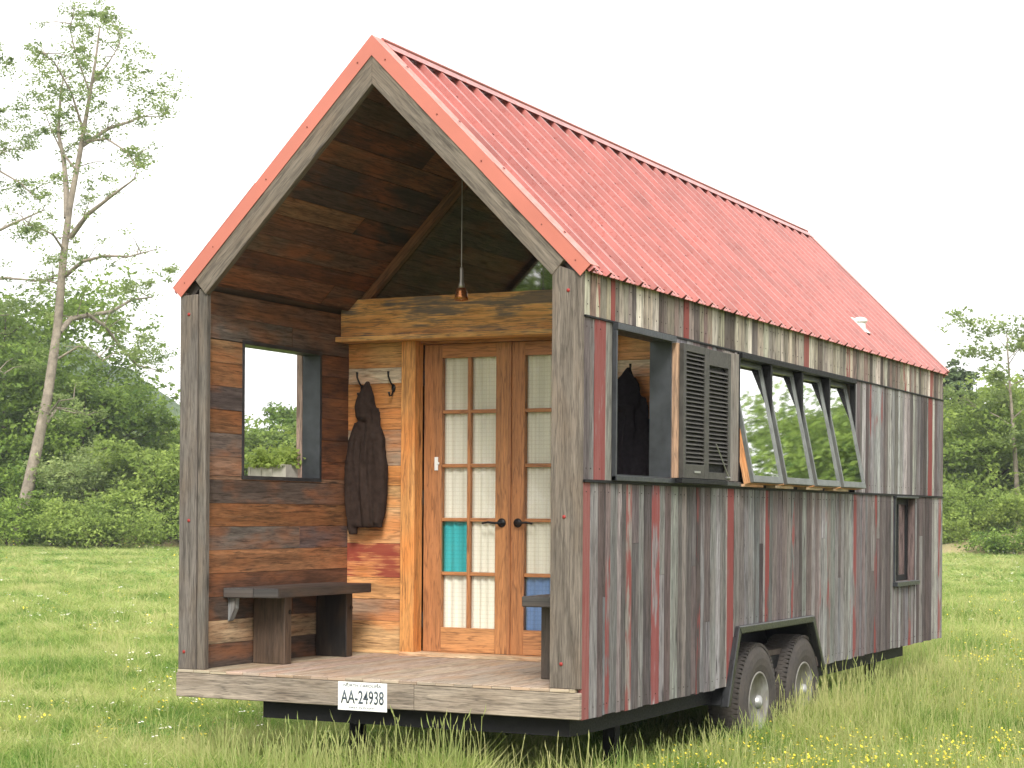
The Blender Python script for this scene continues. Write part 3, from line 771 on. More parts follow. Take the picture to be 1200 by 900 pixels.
# wheel wells and fender flanges
def fender(side):
    x = 0 if side > 0 else -W; g = MB()
    P = [(2.225, -.13), (2.44, .385), (4.08, .385), (4.36, -.02)]; Q = [(2.275, -.13), (2.475, .335), (4.045, .335), (4.305, -.02)]
    def X(v): return x + side * v
    for i in range(3):
        xa, xb = sorted((X(-.02), X(.035)))
        poly = [P[i], P[i + 1], Q[i + 1], Q[i]]
        g.prism(poly, 'x', xa, xb)
        xa, xb = sorted((X(-.36), X(-.021)))
        q0, q1 = Q[i], Q[i + 1]; dy, dz = q1[0] - q0[0], q1[1] - q0[1]; ln = math.hypot(dy, dz); nx, nz = -dz / ln * .012, dy / ln * .012
        g.prism([q0, q1, (q1[0] + nx, q1[1] + nz), (q0[0] + nx, q0[1] + nz)], 'x', xa, xb)
    xa, xb = sorted((X(-.372), X(-.36))); g.box(xa, xb, 2.25, 4.35, -.1, .40)
    return g.build('fender', M_DSTEEL if side < 0 else M_STEEL_F, house, bevel=.014)
M_STEEL_F = plain('fender_black_paint', (.018, .019, .021), .38, .1, .4, 8, .05, .6)
fender(1); fender(-1)
# wheels
def wheel(yc, side):
    xo = -.015 if side > 0 else -W + .015
    M = Matrix.Translation((xo, yc, -.16)) @ (Matrix.Identity(4) if side > 0 else Matrix.Scale(-1, 4, (1, 0, 0)))
    R0, RT, Wd = .205, .402, .235
    g = MB()
    g.lathe([(R0 + .004, -.012), (R0 + .004, 0), (R0 - .012, -.002), (R0 - .02, -.03), (R0 - .03, -.075), (.165, -.085), (.15, -.060), (.12, -.050), (.095, -.058), (.075, -.058), (.07, -.075), (.0, -.075), (0, -.2), (R0 - .01, -.2)], axis='x', n=48, M=M)
    for k in range(8):
        a = 2 * PI * (k + .5) / 8; g.lathe([(.0, -.0515), (.019, -.0515), (.019, -.0475), (0, -.0475)], axis='x', n=12, M=M @ Matrix.Translation((0, .128 * math.cos(a), .128 * math.sin(a))), mi=1)
    w = g.build('wheel', [M_RIM, M_BLACK], house, smooth=True, loc=(xo, yc, -.16))
    t = MB(); prof = [(R0 - .004, -.010), (R0 + .012, -.001), (R0 + .05, .010), (.30, .013), (.345, .004), (.372, -.010), (.392, -.028), (.402, -.045)]
    prof += [(.404, -.07), (.404, -.165), (.402, -.19), (.392, -.207), (.345, -.238), (.30, -.247), (R0 + .02, -.235), (R0 - .004, -.225)]
    t.lathe(prof, axis='x', n=64, M=M, closed=True)
    # tread blocks
    nb = 72
    for k in range(nb):
        for (xa, xb, off) in ((-.045, -.012, 0), (-.085, -.052, .5), (-.135, -.095, .2), (-.185, -.145, .7), (-.222, -.192, .1)):
            a = 2 * PI * (k + off) / nb; hw = PI / nb * .62
            r0, r1 = (.384, .4035) if xa in (-.045, -.222) else (.398, .4075)
            P_ = []
            for rr in (r0, r1):
                for (x_, aa) in ((xa, a - hw), (xb, a - hw), (xb, a + hw), (xa, a + hw)):
                    P_.append(M @ Vector((x_, rr * math.cos(aa), rr * math.sin(aa))))
            F_ = [(0, 3, 2, 1), (4, 5, 6, 7), (0, 1, 5, 4), (1, 2, 6, 5), (2, 3, 7, 6), (3, 0, 4, 7)]
            t.add(P_, F_, [[(0, 0)] * 4] * 6)
    t.build('tyre', M_TYRE, w, smooth=False, loc=(xo, yc, -.16))
    h = MB()
    h.lathe([(.052, -.075), (.052, -.03), (.046, .004), (.030, .018), (0, .020)], axis='x', n=20, M=M)
    h.build('hub_cap', M_CHROME, w, smooth=True, loc=(xo, yc, -.16))
    for k in range(8):
        h = MB(); a = 2 * PI * k / 8; h.lathe([(.0, -.06), (.012, -.06), (.011, -.035), (0, -.033)], axis='x', n=8, M=M @ Matrix.Translation((0, .083 * math.cos(a), .083 * math.sin(a))))
        h.build('lug_nut', M_CHROME, w)
for yc in (2.985, 3.99): wheel(yc, 1); wheel(yc, -1)

# roof vent
vy, vs = 6.1, (1.11 / ca_)
MV = MR @ Matrix.Translation((vs, vy, .0))
vb = MV @ Vector((0, 0, 0))
g = MB(); g.box(vs - .10, vs + .08, vy - .09, vy + .09, .0215, .026, M=MR)
MUP = Matrix.Translation((vb.x, vy, vb.z))
g.lathe([(.045, -.02), (.045, .055), (.0, .055)], n=20, M=MUP)
vent = g.build('roof_vent', M_LEAD, house)
g = MB(); g.lathe([(.035, .050), (.058, .052), (.060, .068), (.048, .085), (.025, .094), (0, .096)], n=24, M=MUP); g.build('vent_cap', M_LEAD, vent, smooth=True)

# ------------------------------------------------------------------ things on the porch
# left bench
bx = -W + .135
bench = empty('bench', (-2.36, .95, .165)); tag(bench, 'dark plank bench along the left porch wall under the open window', 'bench')
g = MB(); za, zb = .588, .648
g.hexa([(bx, .245, za), (-2.345, .30, za), (-2.345, 1.47, za), (bx, 1.47, za), (bx, .245, zb), (-2.345, .30, zb), (-2.345, 1.47, zb), (bx, 1.47, zb)], 'y', (.06, .055, .053))
g.hexa([(-2.343, .30, za), (-2.195, .355, za), (-2.195, 1.47, za), (-2.343, 1.47, za), (-2.343, .30, zb), (-2.195, .355, zb), (-2.195, 1.47, zb), (-2.343, 1.47, zb)], 'y', (.03, .026, .025))
g.build('seat', M_DARKW, bench, bevel=.005)
for ya in (.565, 1.30):
    g = MB(); g.box(bx + .005, -2.285, ya, ya + .08, .1665, za - .001, 'z', (.075, .05, .034) if ya < 1 else (.013, .011, .010)); lg = g.build('leg', M_DARKW, bench, bevel=.004)
    h = MB(); h.lathe([(0, 0), (.016, 0), (.014, .005), (0, .005)], n=10, axis='x', M=Matrix.Translation((-2.285, ya + .06, .49))); h.build('bolt', M_BLACK, lg)
g = MB(); g.prism([(bx, .587), (bx + .05, .587), (bx + .045, .52), (bx + .012, .45), (bx, .44)], 'y', .30, .35, 'z', (.22, .24, .25)); g.build('bracket', M_GREY, bench)
# right bench
bx2 = -.135
bench2 = empty('bench', (-.35, .8, .165)); tag(bench2, 'dark bench mostly hidden behind the right corner post in front of the blue pane', 'bench')
g = MB(); g.box(-.50, bx2, .27, 1.40, za, zb, 'y', (.06, .055, .053)); g.build('seat', M_DARKW, bench2, bevel=.005)
for ya in (.46, 1.15):
    g = MB(); g.box(-.468, bx2 - .02, ya, ya + .11, .1665, za - .001, 'z', (.05, .038, .03)); lg = g.build('leg', M_DARKW, bench2, bevel=.004)
    h = MB(); h.lathe([(0, 0), (.020, 0), (.017, .006), (0, .006)], n=12, M=Matrix.Translation((-.36, ya, .38)) @ Matrix.Rotation(PI / 2, 4, 'X')); h.build('knot_plug', M_CONC, lg)

# pendant lamp
ly = 1.08; zc_ = ZR - .18 / ca_ * 1.0
lamp = empty('pendant_lamp', (XM, ly, 2.44)); tag(lamp, 'small copper pendant lamp hanging from the porch ridge on a thin cable', 'lamp')
g = MB(); g.tube([(XM, ly, 2.63), (XM, ly, 3.60)], .0035, 6); g.build('cable', M_BRASS, lamp)
g = MB(); g.lathe([(0, .0), (.05, 0), (.05, .025), (0, .025)], n=20, M=Matrix.Translation((XM, ly, 3.595))); g.build('ceiling_rose', M_BLACK, lamp)
g = MB(); g.lathe([(.010, 2.65), (.012, 2.64), (.013, 2.56), (.020, 2.545), (.022, 2.515), (.0, 2.51)], n=16, M=Matrix.Translation((XM, ly, 0))); g.build('socket', M_BRASS, lamp, smooth=True)
g = MB(); g.lathe([(.0, 2.525), (.028, 2.52), (.036, 2.50), (.040, 2.47), (.046, 2.445), (.043, 2.445), (.036, 2.47), (.030, 2.50), (0, 2.51)], n=24, M=Matrix.Translation((XM, ly, 0)))
g.build('lamp_shade', M_COPPER, lamp, smooth=True)
g = MB(); g.lathe([(0, 2.505), (.012, 2.50), (.020, 2.47), (.014, 2.452), (0, 2.448)], n=16, M=Matrix.Translation((XM, ly, 0))); g.build('bulb', M_WHITE, lamp, smooth=True)

# coats: body, hood and sleeves grown as one remeshed surface
def coat(name, x, y, ztop, h, wid, mat, seed, label):
    r2 = random.Random(seed); g = MB()
    hood_h = h * .26
    def rings(path, n=28, folds=6, amp=.10):
        V = []; ph = r2.uniform(0, 6)
        for (cx, cy, cz, rx, ry) in path:
            for k in range(n):
                a = 2 * PI * k / n
                f = 1 + amp * math.sin(folds * a + ph + 1.5 * math.sin(cz * 6)) + amp * .5 * math.sin((folds * 2 + 1) * a + ph * 2 + cz * 8)
                V.append((cx + rx * f * math.cos(a), cy + ry * f * math.sin(a), cz))
        m = len(path)
        F_ = [(i * n + k, i * n + (k + 1) % n, (i + 1) * n + (k + 1) % n, (i + 1) * n + k) for i in range(m - 1) for k in range(n)]
        F_ += [tuple(range(n))[::-1], tuple(range((m - 1) * n, m * n))]
        g.add(V, F_)
    w = wid / 2; zt = ztop
    # hood drooping from the hook
    rings([(x - .000, y, zt, .012, .012), (x - .005, y - .005, zt - .04, .035, .03), (x - .012, y - .01, zt - .10, w * .42, .05), (x - .015, y - .015, zt - .17, w * .50, .060), (x - .012, y - .015, zt - hood_h + .03, w * .47, .058), (x - .008, y - .01, zt - hood_h, w * .36, .045)], folds=3, amp=.06)
    # body
    rings([(x + .01, y + .0, zt - hood_h + .09, w * .42, .045), (x + .01, y, zt - hood_h + .0, w * .50, .05), (x + .006, y, zt - hood_h - .10, w * .62, .055), (x, y - .004, zt - h * .52, w * .74, .062), (x + .004, y - .004, zt - h * .75, w * .72, .064), (x + .008, y - .004, zt - h * .93, w * .74, .062), (x + .01, y, zt - h * .955, w * .70, .056)], folds=6, amp=.26)
    # sleeves
    for s_, drop in ((-1, 1.0), (1, .93)):
        rings([(x + s_ * w * .40, y, zt - hood_h - .01, .035, .035), (x + s_ * w * .62, y - .008, zt - hood_h - .12, .045, .045), (x + s_ * w * .80, y - .012, zt - h * .56, .046, .045), (x + s_ * w * .82, y - .012, zt - h * .78, .042, .042), (x + s_ * w * .72, y - .014, zt - h * drop + .05, .038, .040), (x + s_ * w * .68, y - .014, zt - h * drop, .032, .036)], folds=4, amp=.10)
    ob = g.build(name, mat, None, smooth=True, loc=(x, y, ztop))
    rm = ob.modifiers.new('remesh', 'REMESH'); rm.mode = 'VOXEL'; rm.voxel_size = .007; rm.use_smooth_shade = True
    sm = ob.modifiers.new('smooth', 'SMOOTH'); sm.iterations = 3; sm.factor = .5
    tx = bpy.data.textures.new('folds', 'CLOUDS'); tx.noise_scale = .10
    dp = ob.modifiers.new('disp', 'DISPLACE'); dp.texture = tx; dp.strength = .02; dp.texture_coords = 'LOCAL'
    tag(ob, label, 'coat', 'coats hanging on hooks')
    return ob
coat('coat', -2.335, 1.635, 2.00, 1.03, .29, M_COATB, 3, 'long dark brown hooded coat hanging on the board wall left of the doors')
coat('coat', -.43, 1.630, 2.04, 1.05, .42, M_COATK, 5, 'black hooded coat seen through the opening in the right porch wall')

# planter outside the left porch opening
pl = empty('planter', (-2.83, 1.65, 1.30)); tag(pl, 'pale planter box of low green plants outside the left porch window', 'planter')
g = MB(); X0, X1, Y0, Y1, Zb, Zt = -3.0, -2.70, 1.20, 2.10, 1.25, 1.435
for i in range(2): g.box(X0 - .0, X0 + .02, Y0, Y1, Zb + i * .093, Zb + i * .093 + .088, 'y'); g.box(X1 - .02, X1, Y0, Y1, Zb + i * .093, Zb + i * .093 + .088, 'y')
for i in range(3): g.box(X0 + .022 + i * .086, X0 + .022 + i * .086 + .083, Y0 + .001, Y0 + .02, Zb, Zt, 'z'); g.box(X0 + .022 + i * .086, X0 + .022 + i * .086 + .083, Y1 - .02, Y1 - .001, Zb, Zt, 'z')
g.box(X0 + .021, X1 - .021, Y0 + .021, Y1 - .021, Zb, Zt - .03); g.build('box', M_CONC, pl)
g = MB(); g.box(X0 + .05, -W - .0135, 1.35, 1.39, Zb - .03, Zb - .001); g.box(X0 + .05, -W - .0135, 1.91, 1.95, Zb - .03, Zb - .001); g.build('bracket', M_DSTEEL, pl)

# ------------------------------------------------------------------ foliage
def leaf_object(name, centers, tones, size, mat, parent=None, seed=1, aspect=1.9, updir=.35, loc=None):
    """one diamond-shaped, slightly folded leaf per centre"""
    rs = np.random.RandomState(seed); n = len(centers); C_ = np.asarray(centers, float)
    d = rs.normal(size=(n, 3)); d[:, 2] *= .6; d /= np.linalg.norm(d, axis=1)[:, None]
    nn = rs.normal(size=(n, 3)); nn[:, 2] += updir * 3; s_ = np.cross(d, nn); s_ /= np.linalg.norm(s_, axis=1)[:, None] + 1e-9
    sz = size * rs.uniform(.6, 1.35, n)[:, None]
    up = np.cross(s_, d) * sz * .12
    V = np.stack([C_ - d * sz * .5, C_ + s_ * sz * .5 / aspect + up, C_ + d * sz * .5, C_ - s_ * sz * .5 / aspect + up], 1).reshape(-1, 3)
    o0 = np.array(loc if loc is not None else (0, 0, 0), float); V = V - o0
    me = bpy.data.meshes.new(name); me.vertices.add(4 * n); me.vertices.foreach_set('co', V.ravel())
    me.loops.add(4 * n); me.loops.foreach_set('vertex_index', np.arange(4 * n, dtype=np.int32))
    me.polygons.add(n); me.polygons.foreach_set('loop_start', np.arange(0, 4 * n, 4, dtype=np.int32)); me.polygons.foreach_set('loop_total', np.full(n, 4, dtype=np.int32))
    me.update(calc_edges=True)
    a = me.attributes.new('tone', 'FLOAT', 'FACE'); a.data.foreach_set('value', np.clip(tones, 0, 1).astype(np.float32))
    me.materials.append(mat)
    ob = bpy.data.objects.new(name, me); COL.objects.link(ob)
    if parent is not None: ob.parent = parent; ob.location = Vector(o0) - parent_world(parent)
    else: ob.location = Vector(o0)
    return ob

L_DENSE = leafmat('leaves_dense', (.055, .12, .016), (.27, .38, .065))
L_LIGHT = leafmat('leaves_light', (.12, .19, .032), (.32, .41, .09), .4)
L_PALE = leafmat('leaves_pale', (.15, .22, .07), (.38, .45, .17), .4)
L_PINE = leafmat('leaves_pine', (.04, .075, .032), (.12, .17, .065), .15)
L_THIN = leafmat('leaves_thin', (.09, .15, .04), (.27, .34, .11), .45)

def make_tree(name, label, base, H, RW, kind='round', leafm=None, bark=None, nleaf=16000, lsize=.22, seed=0, cat='tree', group=None, trunk_r=.22, low=.12, clump=.9, lean=0):
    rs = np.random.RandomState(seed); rr = random.Random(seed)
    root = empty(name, base); tag(root, label, cat, group)
    b = Vector(base); g = MB()
    # trunk
    pts = []; n = 8; lx, lyy = rr.uniform(-.04, .04) * H + lean, rr.uniform(-.03, .03) * H
    top = .88 if kind != 'bush' else .55
    for i in range(n + 1):
        t = i / n; pts.append(b + Vector((lx * t + .02 * H * math.sin(3 * t + seed), lyy * t + .015 * H * math.cos(4 * t + seed), H * top * t - .15)))
    g.tube(pts, [trunk_r * (1 - .85 * i / n) * (1.25 if i == 0 else 1) for i in range(n + 1)], 8)
    ends = []
    nb = {'round': 18, 'pine': 22, 'open': 14, 'bush': 10}[kind]
    for k in range(nb):
        t = low + (1 - low) * ((k + rr.random()) / nb) * .98
        ti = min(n - 1, int(t * n)); p0 = pts[ti].lerp(pts[ti + 1], t * n - ti)
        az = k * 2.4 + rr.uniform(-.5, .5)
        if kind in ('round', 'bush'): rad = RW * math.sqrt(max(.05, 1 - ((t - .48) / .62) ** 2)) * rr.uniform(.65, 1.1)
        elif kind == 'pine': rad = RW * (1.1 - t * .8) * rr.uniform(.7, 1.1)
        else: rad = RW * rr.uniform(.4, 1.15) * (1.1 - .5 * t)
        rise = {'round': .35, 'pine': .05, 'open': .55, 'bush': .6}[kind] * rad * rr.uniform(.5, 1.4)
        e = p0 + Vector((math.cos(az) * rad, math.sin(az) * rad, rise))
        mid = p0.lerp(e, .5) + Vector((rr.uniform(-.1, .1) * rad, rr.uniform(-.1, .1) * rad, rad * rr.uniform(-.02, .14)))
        r0 = trunk_r * (1 - .8 * t) * .5
        g.tube([p0, p0.lerp(mid, .5) + Vector((0, 0, .03 * rad)), mid, e], [r0, r0 * .75, r0 * .5, r0 * .15], 5, caps=False)
        ends.append((e, 1.0)); ends.append((mid, .8)); ends.append((p0.lerp(e, .75) + Vector((0, 0, rr.uniform(-.1, .25) * rad)), .9))
        for q in range(4 if kind != 'open' else 3):
            s0 = mid.lerp(e, rr.uniform(0, .9)); a2 = az + rr.uniform(-1.3, 1.3); l2 = rad * rr.uniform(.25, .55)
            e2 = s0 + Vector((math.cos(a2) * l2, math.sin(a2) * l2, l2 * rr.uniform(-.25, .8)))
            g.tube([s0, s0.lerp(e2, .5) + Vector((0, 0, .08 * l2)), e2], [r0 * .35, r0 * .22, r0 * .08], 4, caps=False)
            ends.append((e2, rr.uniform(.5, 1.0)))
    ends.append((pts[-1], .9)); ends.append((pts[-1] + Vector((0, 0, .04 * H)), .6))
    g.build('trunk', bark or M_BARKD, root, smooth=True)
    # leaf clumps
    wts = np.array([w for _, w in ends]); wts = wts / wts.sum()
    idx = rs.choice(len(ends), nleaf, p=wts); E_ = np.array([tuple(e) for e, _ in ends])
    ct = rs.uniform(.15, .85, len(ends))
    crad = clump * {'round': RW * .34, 'pine': RW * .26, 'open': RW * .22, 'bush': RW * .38}[kind] * rs.uniform(.6, 1.25, len(ends))
    # twigs inside each clump keep the outline ragged
    tw = rs.normal(size=(len(ends), 14, 3)) * .62
    ti = rs.randint(0, 14, nleaf)
    off = tw[idx, ti] * crad[idx][:, None] + rs.normal(size=(nleaf, 3)) * (crad[idx][:, None] * .20)
    off[:, 2] *= .55 if kind != 'pine' else .35
    P = E_[idx] + off
    P[:, 2] = np.maximum(P[:, 2], b.z + .08)
    tone = ct[idx] + rs.normal(size=nleaf) * .13 
    leaf_object('crown', P, tone, lsize, leafm or L_DENSE, root, seed, loc=tuple(b))
    return root
def dup(root, loc, rotz=0, scale=1.0, label=None):
    r = root.copy(); COL.objects.link(r); r.location = loc; r.rotation_euler = (0, 0, rotz); r.scale = (scale,) * 3
    if label: r['label'] = label
    for ch in list(root.children):
        c = ch.copy(); COL.objects.link(c); c.parent = r
    return r

GL, GRt = 'trees along the left edge of the meadow', 'trees at the right edge of the meadow'
# tall slender tree, skeleton laid out on its own plane with depth spread
def slender():
    D = 84; rr = random.Random(11)
    def P(x, y, dd=0): 
        v = at(x, D + dd); v.z = hz(y, D); return v
    base = at(22, D); root = empty('slender_tree', base)
    tag(root, 'tallest sparse tree with a bare leaning pale trunk and thin foliage', 'tree')
    g = MB(); sk = [
        ([(20, 648), (30, 590), (42, 535), (55, 470), (66, 390), (72, 310), (79, 250), (90, 190), (99, 135), (108, 80), (113, 38)], .30, .035, 0),
        ([(76, 262), (75, 225), (72, 190), (65, 155), (68, 105), (72, 78)], .15, .03, 2),
        ([(80, 285), (100, 262), (130, 243), (157, 228)], .13, .03, -3),
        ([(92, 178), (125, 152), (150, 140), (160, 130), (188, 126)], .10, .02, 3),
        ([(98, 172), (122, 172), (145, 190), (158, 212)], .07, .02, -2),
        ([(68, 395), (82, 378), (105, 372), (130, 366), (152, 350), (176, 345)], .15, .03, 3),
        ([(100, 374), (122, 386), (140, 408), (160, 428), (186, 432)], .09, .02, 4),
        ([(74, 330), (95, 316), (120, 313), (150, 317), (182, 312)], .10, .02, -4),
        ([(68, 426), (92, 413), (108, 420), (120, 434)], .06, .015, -2),
        ([(54, 502), (66, 484), (84, 488), (104, 490)], .08, .02, 2), ([(54, 495), (68, 478), (88, 476)], .05, .015, -2),
        ([(86, 205), (70, 180), (58, 150), (48, 118)], .06, .015, 3), ([(95, 160), (80, 120), (60, 92), (38, 82)], .06, .015, -3),
        ([(104, 105), (122, 78), (135, 52), (140, 30)], .05, .015, 2), ([(102, 115), (86, 75), (78, 45), (84, 20)], .05, .015, -1),
        ([(73, 300), (60, 285), (40, 280), (25, 282)], .06, .015, -3), ([(70, 340), (52, 330), (38, 322)], .05, .012, 3)]
    ends = []
    for pts, r0, r1, dd in sk:
        n = len(pts); Q = [P(x, y, dd * i / max(1, n - 1) * 1.0 if r0 < .3 else 0) for i, (x, y) in enumerate(pts)]
        g.tube(Q, [r0 + (r1 - r0) * i / (n - 1) for i in range(n)], 8, caps=False)
        if r0 < .3:
            for i in range(1, n): ends.append((Q[i], .8))
            for q in range(5):
                k = rr.randint(1, n - 1); a = Q[k].lerp(Q[k - 1], rr.random()); e = a + Vector((rr.uniform(-1, 1), rr.uniform(-1, 1), rr.uniform(-.3, .9))) * rr.uniform(.5, 1.5)
                g.tube([a, a.lerp(e, .5) + Vector((0, 0, .1)), e], [.03, .02, .01], 4, caps=False); ends.append((e, 1))
    for (x, y, s_, k) in ((112, 30, 26, 14), (90, 25, 20, 8), (132, 45, 20, 8), (95, 60, 25, 8), (80, 90, 25, 9), (40, 84, 22, 12), (55, 110, 18, 6), (75, 130, 22, 9), (115, 130, 30, 12), (110, 100, 22, 8), (150, 82, 16, 7), (168, 80, 10, 4), (165, 125, 18, 8), (190, 118, 14, 8), (205, 105, 8, 3), (150, 110, 22, 6), (100, 155, 26, 10), (60, 150, 15, 6), (155, 185, 14, 7), (165, 205, 10, 5), (70, 215, 18, 6), (98, 222, 16, 5), (122, 224, 10, 3), (50, 238, 10, 3), (48, 275, 20, 8), (30, 285, 16, 6), (88, 305, 12, 5), (60, 310, 14, 6), (170, 330, 14, 6), (192, 322, 10, 5), (150, 340, 12, 4), (165, 400, 16, 8), (182, 418, 16, 9), (160, 425, 12, 5), (135, 345, 10, 3), (88, 480, 12, 4)):
        for _ in range(k):
            e = P(x + rr.gauss(0, s_ * .45), y + rr.gauss(0, s_ * .4), rr.uniform(-2.5, 2.5)); ends.append((e, 1.3))
    g.build('trunk', M_BARK, root, smooth=True)
    rs = np.random.RandomState(5); n = 17000; E_ = np.array([tuple(e) for e, _ in ends]); w = np.array([a for _, a in ends]); idx = rs.choice(len(ends), n, p=w / w.sum())
    off = rs.normal(size=(n, 3)) * (.24 * rs.uniform(.4, 1.3, len(ends))[idx][:, None]); off[:, 2] *= .55
    leaf_object('crown', E_[idx] + off, rs.uniform(.1, .9, len(ends))[idx] + rs.normal(size=n) * .1, .15, L_THIN, root, 5, loc=tuple(base))
    return root
sl = slender()
dup(sl, at(-108, 88), .45, .98, 'sparse tree whose leafy branch tips reach in at the left picture edge')

def T(px, D, H, RW, label, seed, **kw):
    return make_tree(kw.pop('name', 'broadleaf_tree'), label, at(px, D), H, RW, seed=seed, **kw)
# left group
t_a = T(10, 96, 13.2, 5.6, 'big dark green tree behind the leaning pale trunk at far left', 21, nleaf=26000, lsize=.30, group=GL)
t_b = T(-70, 100, 12, 6, 'dark tree cut off by the left picture edge', 22, nleaf=18000, lsize=.30, group=GL)
t_c = T(88, 92, 8.4, 3.6, 'rounded mid green tree right of the pale leaning trunk', 23, nleaf=22000, lsize=.27, group=GL, leafm=L_DENSE)
t_d = T(150, 104, 6.0, 3.4, 'pale hazy tree in front of the hill', 24, nleaf=15000, lsize=.26, leafm=L_PALE, group=GL)
t_e = T(180, 84, 4.6, 2.2, 'small light green tree with a thin bent stem beside the house', 25, nleaf=13000, lsize=.20, leafm=L_LIGHT, group=GL, trunk_r=.10, low=.3)
t_f = T(222, 98, 6.2, 3.0, 'mid green tree partly hidden behind the left corner post', 26, nleaf=16000, lsize=.26, leafm=L_LIGHT, group=GL)
t_g = T(120, 86, 4.2, 2.4, 'dull grey green young tree in the undergrowth left of the house', 27, nleaf=12000, lsize=.20, leafm=L_PALE, group=GL)
# seen through the porch window
t_h = T(312, 92, 5.9, 3.0, 'light green tree framed by the left porch window', 28, nleaf=18000, lsize=.24, leafm=L_LIGHT, group=GL)
t_i = T(356, 96, 7.6, 2.2, 'darker pointed tree at the right side of the porch window view', 29, nleaf=14000, lsize=.24, group=GL)
dup(t_f, at(270, 100), 1.9, .92, 'green tree between the corner post and the porch window')
# bushes
def bush(px, D, H, RW, label, seed, **kw): return make_tree('bush', label, at(px, D), H, RW, 'bush', seed=seed, cat='bush', trunk_r=.06, low=.05, **kw)
GB = 'bushes at the edge of the meadow'
bush(8, 84, 1.9, 2.2, 'dark bush at the foot of the leaning trunk, far left', 31, nleaf=7000, lsize=.17, group=GB)
bush(62, 83, 1.3, 2.0, 'low bush just right of the foot of the leaning trunk', 32, nleaf=6000, lsize=.16, leafm=L_DENSE, group=GB)
bush(102, 80, 2.5, 1.6, 'upright leafy bush standing alone in the undergrowth', 33, nleaf=7000, lsize=.17, leafm=L_LIGHT, group=GB)
bush(128, 80, .7, 2.4, 'wide low bush in front of the pale grass bank', 34, nleaf=6000, lsize=.15, leafm=L_LIGHT, group=GB)
bush(200, 84, 1.6, 1.9, 'bush beside the left corner post of the house', 35, nleaf=6000, lsize=.16, group=GB)
# right group
t_p = T(1120, 104, 11.2, 2.6, 'dark pine rising just right of the roof end', 41, name='pine_tree', kind='pine', leafm=L_PINE, nleaf=16000, lsize=.26, group=GRt, low=.35, trunk_r=.2)
T(1165, 92, 7.6, 3.8, 'spreading light green tree right of the house', 42, nleaf=22000, lsize=.25, leafm=L_LIGHT, group=GRt)
T(1225, 96, 8.6, 4.4, 'full green tree cut by the right picture edge', 43, nleaf=22000, lsize=.27, group=GRt, leafm=L_LIGHT)
T(1112, 96, 6.4, 3.0, 'lower tree directly behind the rear corner of the house', 44, nleaf=15000, lsize=.24, group=GRt, leafm=L_DENSE)
T(1188, 88, 12.0, 3.2, 'tall thin-leaved tree above the others at far right', 45, kind='open', nleaf=7000, lsize=.20, group=GRt, leafm=L_THIN, bark=M_BARK, trunk_r=.16, low=.35, clump=.8)
bush(1146, 85, 3.2, 2.3, 'round bright green bush right of the house', 46, nleaf=12000, lsize=.17, leafm=L_LIGHT, group=GB)
bush(1204, 90, 1.9, 2.0, 'low bush at the right picture edge', 47, nleaf=7000, lsize=.16, leafm=L_DENSE, group=GB)
bush(1180, 80, .7, 1.4, 'small bush on the dry grass bank at right', 48, nleaf=4000, lsize=.15, leafm=L_DENSE, group=GB)
# the trees around the meadow that the windows mirror
GN_ = 'trees on the other sides of the meadow'
for i, (x, y, sc, rz, src) in enumerate([(25.5, 58, .46, .4, t_a), (22.5, 62, .58, 2, t_a), (19.5, 57, .72, 3.1, t_a), (16.5, 60, .90, 1, t_a), (13.5, 63, 1.02, 5, t_a), (30, 60, .5, 1.6, t_a), (18, 66, .78, 4.4, t_a), (10, 66, 1.0, 2.9, t_a), (23, 54, .75, .3, t_c),
        (-20, -44, .85, 1, t_a), (-27, -46, 1.1, 2.2, t_c), (-14, -48, .9, 3, t_a), (-34, -40, .85, 4, t_a), (-6, -48, 1.1, .3, t_c)]):
    dup(src, (x, y, GZ), rz, sc, 'meadow tree outside the picture, mirrored in the window panes')['group'] = GN_

# planter plants
rs = np.random.RandomState(3); n = 5200
q = rs.randint(0, 40, n); cx_ = rs.uniform(X0 + .05, X1 - .05, 40)[q]; cy_ = rs.uniform(Y0, Y1, 40)[q]
P = np.stack([cx_ + rs.normal(size=n) * .05, cy_ + rs.normal(size=n) * .05, Zt + np.abs(rs.normal(size=n)) * rs.uniform(.03, .075, 40)[q] - .02], 1)
leaf_object('plants', P, rs.uniform(.4, 1, n), .04, L_LIGHT, pl, 9, loc=(-2.83, 1.65, 1.30))

# far wood behind the individual trees
def hedge(name, px0, px1, D0, D1, h0, h1, n, size, mat, seed, label, cat):
    rs = np.random.RandomState(seed)
    m = 420; cpx = rs.uniform(px0, px1, m); cD = rs.uniform(D0, D1, m)
    ch = h0 + (h1 - h0) * rs.uniform(0, 1, m) ** 1.7
    cen = np.array([tuple(at(a, b)) for a, b in zip(cpx, cD)])
    idx = rs.randint(0, m, n); r = rs.uniform(1.3, 2.8, m)[idx]
    off = rs.normal(size=(n, 3)) * r[:, None] * .6
    z = rs.uniform(0, 1, n) ** .7 * ch[idx]
    Pp = cen[idx] + off * [1, 1, 0] * (1.15 - .6 * (z / ch[idx]) ** 3)[:, None]; Pp[:, 2] = GZ + z + rs.normal(size=n) * .15
    tone = rs.uniform(.1, .85, m)[idx] + rs.normal(size=n) * .12
    o = leaf_object(name, Pp, tone, size, mat, None, seed, loc=tuple(at((px0 + px1) / 2, D0)))
    tag(o, label, cat, kind='stuff'); return o
hedge('woodland', -120, 430, 112, 135, 3.0, 7.2, 60000, .42, L_DENSE, 61, 'green wood closing the meadow behind the trees on the left', 'woodland')
hedge('woodland', 1085, 1320, 108, 128, 3.5, 7.0, 30000, .42, L_DENSE, 62, 'green wood closing the meadow behind the trees on the right', 'woodland')
